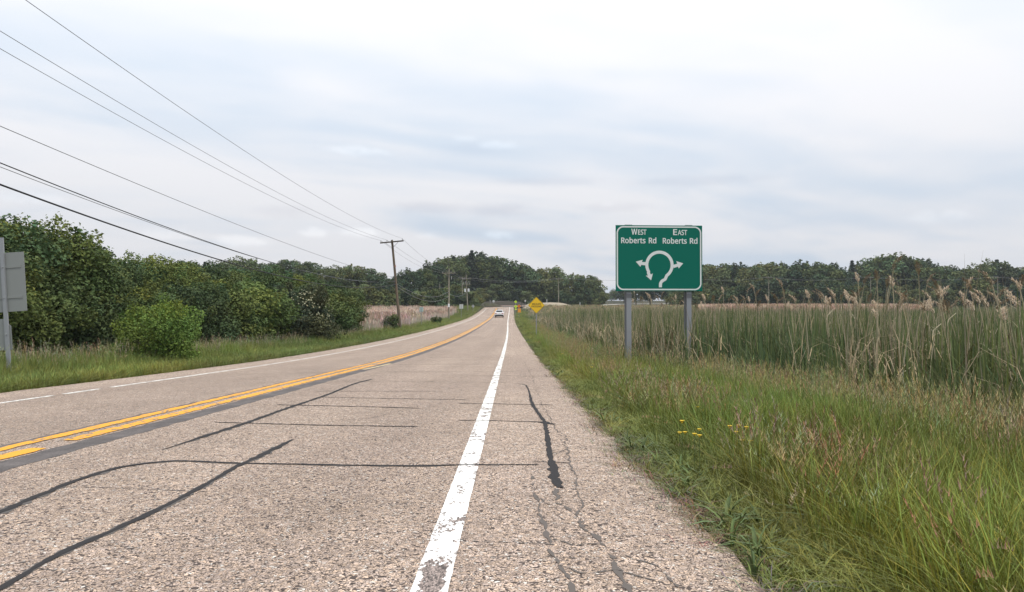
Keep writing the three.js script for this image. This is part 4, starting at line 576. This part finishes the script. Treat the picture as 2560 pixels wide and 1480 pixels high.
{ // small signs further on, seen from behind or too far to read
  const small = (name, label, X, D, yc, w, h, mat, dia) => { const y0 = landY(X, D), t = thing(name, label, 'sign', X, y0, D, 0), up = yc - y0; let g = flat(roundRect(w, h, .03), .006, 0); if (dia) g.rotateZ(Math.PI / 4); part('panel', g.translate(0, up, -.05), mat, t); part('post', box(.06, up + h / 2 + .3, .05, 0, (up + h / 2 + .3) / 2 - .3, 0), steel, t); return [t, up]; };
  const pale = std(.5, .52, .49, .6), teal = std(.36, .47, .45, .6);
  small('marker_sign', 'small pale teal marker sign beside the reed bed and leaning pole', -11.6, 95, .72, .50, .62, teal);
  small('marker_sign', 'pale rectangular sign before the pole with transformers', -10.25, 150, 1.15, .78, .92, pale);
  small('diamond_sign', 'grey back of a diamond sign at the bend before the roundabout', -9.7, 185, 1.25, .62, .62, std(.36, .37, .36, .6), true);
  small('island_sign', 'small white sign on a post on the roundabout island', -6.2, 249.5, 3.0, .6, .75, std(.7, .72, .7, .6));
  small('island_sign', 'thin grey sign post at the splitter island before the roundabout', -7.2, 243.5, 3.0, .25, .6, std(.4, .41, .4, .6));
  small('chevron_sign', 'small white sign on the gravel bank beside the roundabout', 4.4, 246, 3.1, .45, .6, std(.7, .66, .62, .6));
  const postMat = std(.72, .71, .68, .6); const mk = (X, D, h, label, cat = 'post') => { const y0 = landY(X, D), t = thing('marker_post', label, cat, X, y0, D, 0); part('post', new THREE.CylinderGeometry(.09, .09, h, 8).translate(0, h / 2 - .1, 0), postMat, t); part('cap', new THREE.SphereGeometry(.1, 8, 5).translate(0, h - .1, 0), std(.3, .3, .3, .6), t); };
  mk(11.4, 243, 2.7, 'white marker post beyond the wildlife sign at the field edge'); mk(24, 262, 1.6, 'short white marker post below the round tree at the wood edge'); mk(35.5, 290, 2.2, 'white marker post beside the pale climbing side road');
  const dk = thing('dark_post', 'dark slim post beside the gravel bank by the orange sign', 'post', 3.0, landY(3, 235), 235, 0); part('post', new THREE.CylinderGeometry(.07, .07, 2.6, 8).translate(0, 1.2, 0), std(.05, .04, .035, .8), dk); part('cap', new THREE.SphereGeometry(.08, 8, 5).translate(0, 2.5, 0), std(.05, .04, .035, .8), dk);
  // guard rail left of the ring
  const gr = thing('guard_rail', 'pale guard rail beside the roundabout exit below the wood', 'guard rail', 0, 0, 0); const A = [-20, 246], B = [-11.5, 243]; const gy = (x, d) => landY(x, d) + .65;
  part('rail', bar([A[0], gy(...A), -A[1]], [B[0], gy(...B), -B[1]], .13, .13, 8), std(.5, .49, .45, .6, { metalness: .2 }), gr); for (let i = 0; i < 6; i++) { const x = lerp(A[0], B[0], (i + .2) / 5.6), d = lerp(A[1], B[1], (i + .2) / 5.6); part('post', box(.15, 1.0, .15, x, landY(x, d) + .15, -d - .12), std(.2, .16, .12, .9), gr); }
}
// ------------------------------------------------------------------ utility poles and wires
const woodTex = tex(64, 512, (i, j) => { const n = fbm(i / 3, j / 90, 211, 4), m = fbm(i / 20, j / 60, 212, 3), v = 130 + (n - .5) * 90 + (m - .5) * 50; return [v * 1.03, v * .98, v * .9]; });
const wood = (r, g, b) => new THREE.MeshStandardMaterial({ map: woodTex, color: lin(r, g, b), roughness: .95 });
const poleWood = wood(.50, .42, .34), greyWood = wood(.95, .96, .88), armWood = wood(.26, .24, .22), porcelain = std(.42, .42, .42, .4), iron = std(.16, .16, .17, .6, { metalness: .4 });
function makePole(name, label, X, D, height, opts = {}) {
  const { lean = 0, arms = [[.3, 2.44, [-1.1, -.55, 1.02]]], mat = poleWood, r0 = .16, turn = 0, braces = true, group, dy = -.6 } = opts, y0 = landY(X, D), t = thing(name, label, 'utility pole', X, y0, D, turn, group); t.rotation.z = lean;
  part('pole', new THREE.CylinderGeometry(r0 * .68, r0, height - dy, 14, 6).translate(0, (height + dy) / 2, 0), mat, t);
  for (const [below, w, ins, tilt = 0] of arms) {
    const y = height - below, a = part('crossarm', box(w, .13, .10, 0, 0, 0).rotateZ(tilt).translate(0, y, r0 * .75 + .05), opts.armMat ?? armWood, t);
    for (const i of ins) part('insulator', new THREE.LatheGeometry([[.0, 0], [.02, 0], [.02, .06], [.05, .07], [.055, .11], [.035, .14], [.045, .16], [.03, .2], [0, .21]].map(([x, q]) => new THREE.Vector2(x, q)), 8).translate(i, y + .06 + i * Math.sin(tilt), r0 * .75 + .05), porcelain, a);
    if (braces) for (const s of [-1, 1]) part('brace', bar([s * w * .27, y - .06, r0 * .75 + .06], [s * .04, y - .62, r0 * .75 + .03], .018), iron, a);
  }
  return [t, (x, y, z = 0) => { t.updateMatrixWorld(true); return new THREE.Vector3(x, y, z).applyMatrix4(t.matrixWorld); }];
}
const wireMat = std(.24, .24, .25, .6, { metalness: .3 }), cableMat = std(.02, .02, .022, .7), farWire = wireMat;
function wire(a, b, sag, r, mat, label, group) {
  const P = []; for (let i = 0; i <= 40; i++) { const t = i / 40, p = a.clone().lerp(b, t); p.y -= 4 * sag * t * (1 - t); P.push(p); }
  const m = new THREE.Mesh(new THREE.TubeGeometry(new THREE.CatmullRomCurve3(P), 90, r, 5), mat); m.name = numbered('overhead_wire'); scene.add(m); shadows(m); return tag(m, label, 'wire', group);
}
{
  const V = (x, y, d) => new THREE.Vector3(x, y, -d);
  // the leaning pole beside the reed bed; a near pole of the same line stands outside the picture
  const [p1, at1] = makePole('utility_pole', 'leaning wooden utility pole with a single crossarm beside the tan reed bed', -11.55, 77, 9.75, { lean: .094, arms: [[.22, 2.44, [-1.12, -.5, 1.1], .0]] });
  part('cable_clamp', mergeGeometries([box(.5, .06, .06, -.2, 5.9, .16), box(.36, .06, .06, -.15, 5.45, .16), box(.3, .06, .06, -.1, 5.1, .16)]), iron, p1); part('ground_wire', bar([.15, 0, .05], [.105, 9.2, .05], .012), iron, p1); part('tag_plate', box(.12, .2, .02, .12, 7.0, .12), std(.4, .2, .15, .7), p1);
  makePole('utility_pole', 'wooden utility pole of the roadside line beside the near thicket', -13.1, 13.2, 9.1, { lean: .02 });
  const near = [V(-14.2, 8.55, 13.2), V(-13.6, 8.68, 13.2), V(-12.0, 8.85, 13.2)], y1 = 9.78, far1 = [at1(-1.12, y1, .17), at1(-.5, y1, .17), at1(1.1, y1, .17)];
  near.forEach((a, i) => wire(a, far1[i], .85, .0095, wireMat, ['thin power wire from the crossarm tip over the reed bed', 'thin middle power wire running to the leaning pole crossarm', 'thin power wire to the road-side crossarm tip'][i]));
  wire(V(-12.9, 5.85, 13.2), at1(-.3, 5.9, .16), .5, .011, wireMat, 'single thin wire fixed to the leaning pole below its crossarm');
  wire(V(-12.9, 5.12, 13.2), at1(-.2, 5.45, .16), 1.22, .016, cableMat, 'upper of two close dark cables running to the leaning pole');
  wire(V(-12.9, 4.98, 13.2), at1(-.25, 5.43, .16), 1.12, .010, wireMat, 'lower thin wire close under the dark cable');
  wire(V(-12.9, 4.62, 13.2), at1(-.1, 5.1, .16), 1.42, .026, cableMat, 'thick black cable, lowest on the leaning pole');
  const [p2, at2] = makePole('utility_pole', 'grey utility pole with a wide crossarm and a white box low down', -11.65, 137, 9.8, { mat: greyWood, arms: [[.85, 2.44, [-1.15, .4, 1.1]]], armMat: greyWood, r0: .17 });
  part('lightning_rod', bar([0, 9.7, 0], [0, 10.9, 0], .03), iron, p2); part('white_box', new RoundedBoxGeometry(.34, .6, .2, 2, .04).translate(0, 3.0, .2), std(.75, .76, .76, .5), p2); part('arrester', bar([.45, 7.8, .2], [.55, 8.4, .2], .06), porcelain, p2);
  const [p3, at3] = makePole('utility_pole', 'utility pole with two crossarms and white transformers before the roundabout', -11.3, 190, 9.6, { lean: .05, mat: greyWood, arms: [[1.1, 2.2, [-.9, .5, 1.0]], [2.6, 2.2, [-.9, .9]]], armMat: greyWood, r0: .17, braces: false });
  part('lightning_rod', bar([0, 9.5, 0], [0, 10.3, 0], .03), iron, p3);
  for (const x of [-.45, .45]) { const c = part('transformer', new THREE.CylinderGeometry(.24, .24, .8, 12).translate(x, 5.6, .12), std(.66, .68, .68, .5), p3); part('bushing', cyl(.04, .03, .2, x, 6.1, .12), porcelain, c); }
  for (const x of [-.8, -.3, .35, .8]) part('fuse_cutout', bar([x, 7.2, .2], [x + .15, 7.9, .25], .05), porcelain, p3);
  const [p4, at4] = makePole('utility_pole', 'short thin utility pole at the back of the reed bed', -19.5, 200, 7.0, { mat: greyWood, arms: [], r0: .13 });
  const [p5, at5] = makePole('utility_pole', 'utility pole just behind the one with transformers', -15.3, 228, 8.6, { mat: greyWood, arms: [[.3, 2.2, [-.9, .9]]], armMat: greyWood, r0: .15, braces: false });
  const top2 = 9.02; [[-1.12, -1.15], [-.5, .4], [1.1, 1.1]].forEach(([a, b], i) => wire(at1(a, y1, .17), at2(b, top2 + .1, .18), .8, .012, wireMat, 'thin wire between the leaning pole and the grey pole with white box', 'wires between the leaning and grey poles'));
  [-.2, -.1].forEach((a, i) => wire(at1(a, 5.4 - i * .35, .16), at2(0, 5.6 - i * .9, .17), 1.3, .022, farWire, i ? 'lower cable sagging from the leaning pole past the reed bed' : 'upper cable sagging from the leaning pole past the reed bed'));
  [-1.15, .4, 1.1].forEach((a, i) => wire(at2(a, top2 + .1, .18), at3([-.9, .5, 1.0][i], 8.7, .2), .6, .014, farWire, 'thin wire from the grey pole to the pole with transformers', 'wires to the transformer pole'));
  wire(at2(0, 5.2, .17), at3(0, 5.2, .17), .8, .025, farWire, 'low cable from the grey pole to the transformer pole');
  wire(at4(0, 6.2, .1), at2(0, 6.6, .17), .3, .02, farWire, 'short wire from the thin pole to the grey pole'); wire(at4(0, 6.2, .1), V(-70, 6.4, 215), 1.2, .022, farWire, 'wire from the thin pole leading off behind the reed bed'); wire(at4(0, 4.2, .1), V(-70, 4.6, 215), 1.4, .022, farWire, 'lower wire from the thin pole leading off behind the reed bed');
  wire(at3(-.9, 8.7, .2), at5(.9, 8.5, .2), .2, .02, farWire, 'short wire between the transformer pole and the pole behind it');
  // a line that crosses to the right and follows the far side of the marsh
  const R = [[15.8, 252], [58, 245], [80.5, 250], [83, 240], [114, 236], [150.5, 230], [196, 228]];
  const posts = R.map(([x, d], i) => makePole('utility_pole', i === 0 ? 'far utility pole in front of the wood behind the wildlife sign' : i === 2 ? 'very short pole beside a far pole across the marsh' : 'far utility pole standing before the wood across the marsh', x, d, i === 2 ? 7.4 : i === 0 ? 9.6 : 9.9, { mat: greyWood, r0: .16, arms: i === 2 ? [] : [[.3, 2.0, [-.85, .85]]], armMat: greyWood, braces: false, group: i === 0 || i === 2 ? undefined : 'far poles across the marsh' }));
  wire(at3(1.0, 8.7, .2), posts[0][1](-.85, 9.6, .2), .9, .03, farWire, 'wire crossing above the road from the transformer pole'); wire(at3(.9, 8.2, .2), posts[0][1](.85, 9.6, .2), 1.0, .02, farWire, 'fainter wire crossing above the road from the transformer pole');
  const seq = [0, 1, 3, 4, 5, 6]; for (let i = 0; i < seq.length - 1; i++) wire(posts[seq[i]][1](0, 9.7, .2), posts[seq[i + 1]][1](0, 9.9, .2), 1.0, .03, farWire, 'wire strung between far poles across the marsh', 'wires across the marsh');
}
// ------------------------------------------------------------------ white car driving away
{
  const X = -2.62, D = 152, t = thing('white_car', 'white car driving away in the lane before the roundabout', 'car', X, roadY(X, D), D, 0), paint = new THREE.MeshPhysicalMaterial({ color: lin(.80, .80, .80), roughness: .3, clearcoat: 1, clearcoatRoughness: .06 }), black = std(.015, .015, .016, .6), glass = new THREE.MeshPhysicalMaterial({ color: lin(.02, .022, .025), roughness: .06, specularIntensity: 1 });
  // side outline, rear at z = 0, nose at z = -4.5
  const side = new THREE.Shape([[0, .42], [0, .95], [-.10, 1.02], [-.55, 1.06], [-3.2, 1.02], [-4.2, .86], [-4.48, .70], [-4.5, .36], [-4.1, .26], [-.4, .26], [-.06, .34]].map(([z, y]) => new THREE.Vector2(z, y)));
  const body = new THREE.ExtrudeGeometry(side, { depth: 1.66, bevelEnabled: true, bevelThickness: .08, bevelSize: .05, bevelSegments: 3 }); body.translate(0, 0, -.83); body.rotateY(-Math.PI / 2); part('body', body, paint, t);
  const hull = (pts) => new ConvexGeometry(pts.map((p) => new THREE.Vector3(...p))); const mir = (P) => P.flatMap(([x, y, z]) => [[x, y, z], [-x, y, z]]);
  part('cabin', hull(mir([[.82, 1.0, -.28], [.80, 1.03, -3.15], [.64, 1.50, -.78], [.62, 1.52, -2.2], [.72, 1.3, -.5], [.58, 1.55, -1.3]])), paint, t);
  part('rear_window', hull(mir([[.66, 1.10, -.36], [.58, 1.44, -.66], [.66, 1.10, -.42], [.58, 1.44, -.72]])).translate(0, .0, .04), glass, t);
  part('windscreen', hull(mir([[.68, 1.08, -2.98], [.58, 1.46, -2.28], [.68, 1.08, -3.06], [.58, 1.46, -2.36]])), glass, t);
  for (const s of [-1, 1]) { part('side_window', hull([[s * .80, 1.10, -.75], [s * .80, 1.10, -2.7], [s * .685, 1.42, -.95], [s * .685, 1.42, -2.15], [s * .815, 1.10, -.75], [s * .815, 1.10, -2.7], [s * .70, 1.42, -.95], [s * .70, 1.42, -2.15]]), glass, t); part('tail_light', new RoundedBoxGeometry(.26, .16, .10, 2, .03).translate(s * .68, .86, .03), std(.35, .01, .012, .3), t); part('mirror', new RoundedBoxGeometry(.2, .13, .1, 2, .04).translate(s * 1.0, 1.08, -2.5), paint, t); }
  part('bumper', new RoundedBoxGeometry(1.72, .26, .2, 3, .06).translate(0, .42, .02), black, t); part('licence_plate', box(.32, .16, .012, 0, .74, .062), std(.6, .6, .6, .5), t); part('trunk_seam', box(1.2, .012, .01, 0, .66, .058), black, t);
  for (const s of [-1, 1]) for (const z of [-.85, -3.55]) { const w = part('wheel', new THREE.CylinderGeometry(.33, .33, .22, 24).rotateZ(Math.PI / 2).translate(s * .78, .33, z), black, t); part('rim', new THREE.CylinderGeometry(.2, .2, .23, 16).rotateZ(Math.PI / 2).translate(s * .785, .33, z), alu, w); }
}
renderer.render(scene, camera);
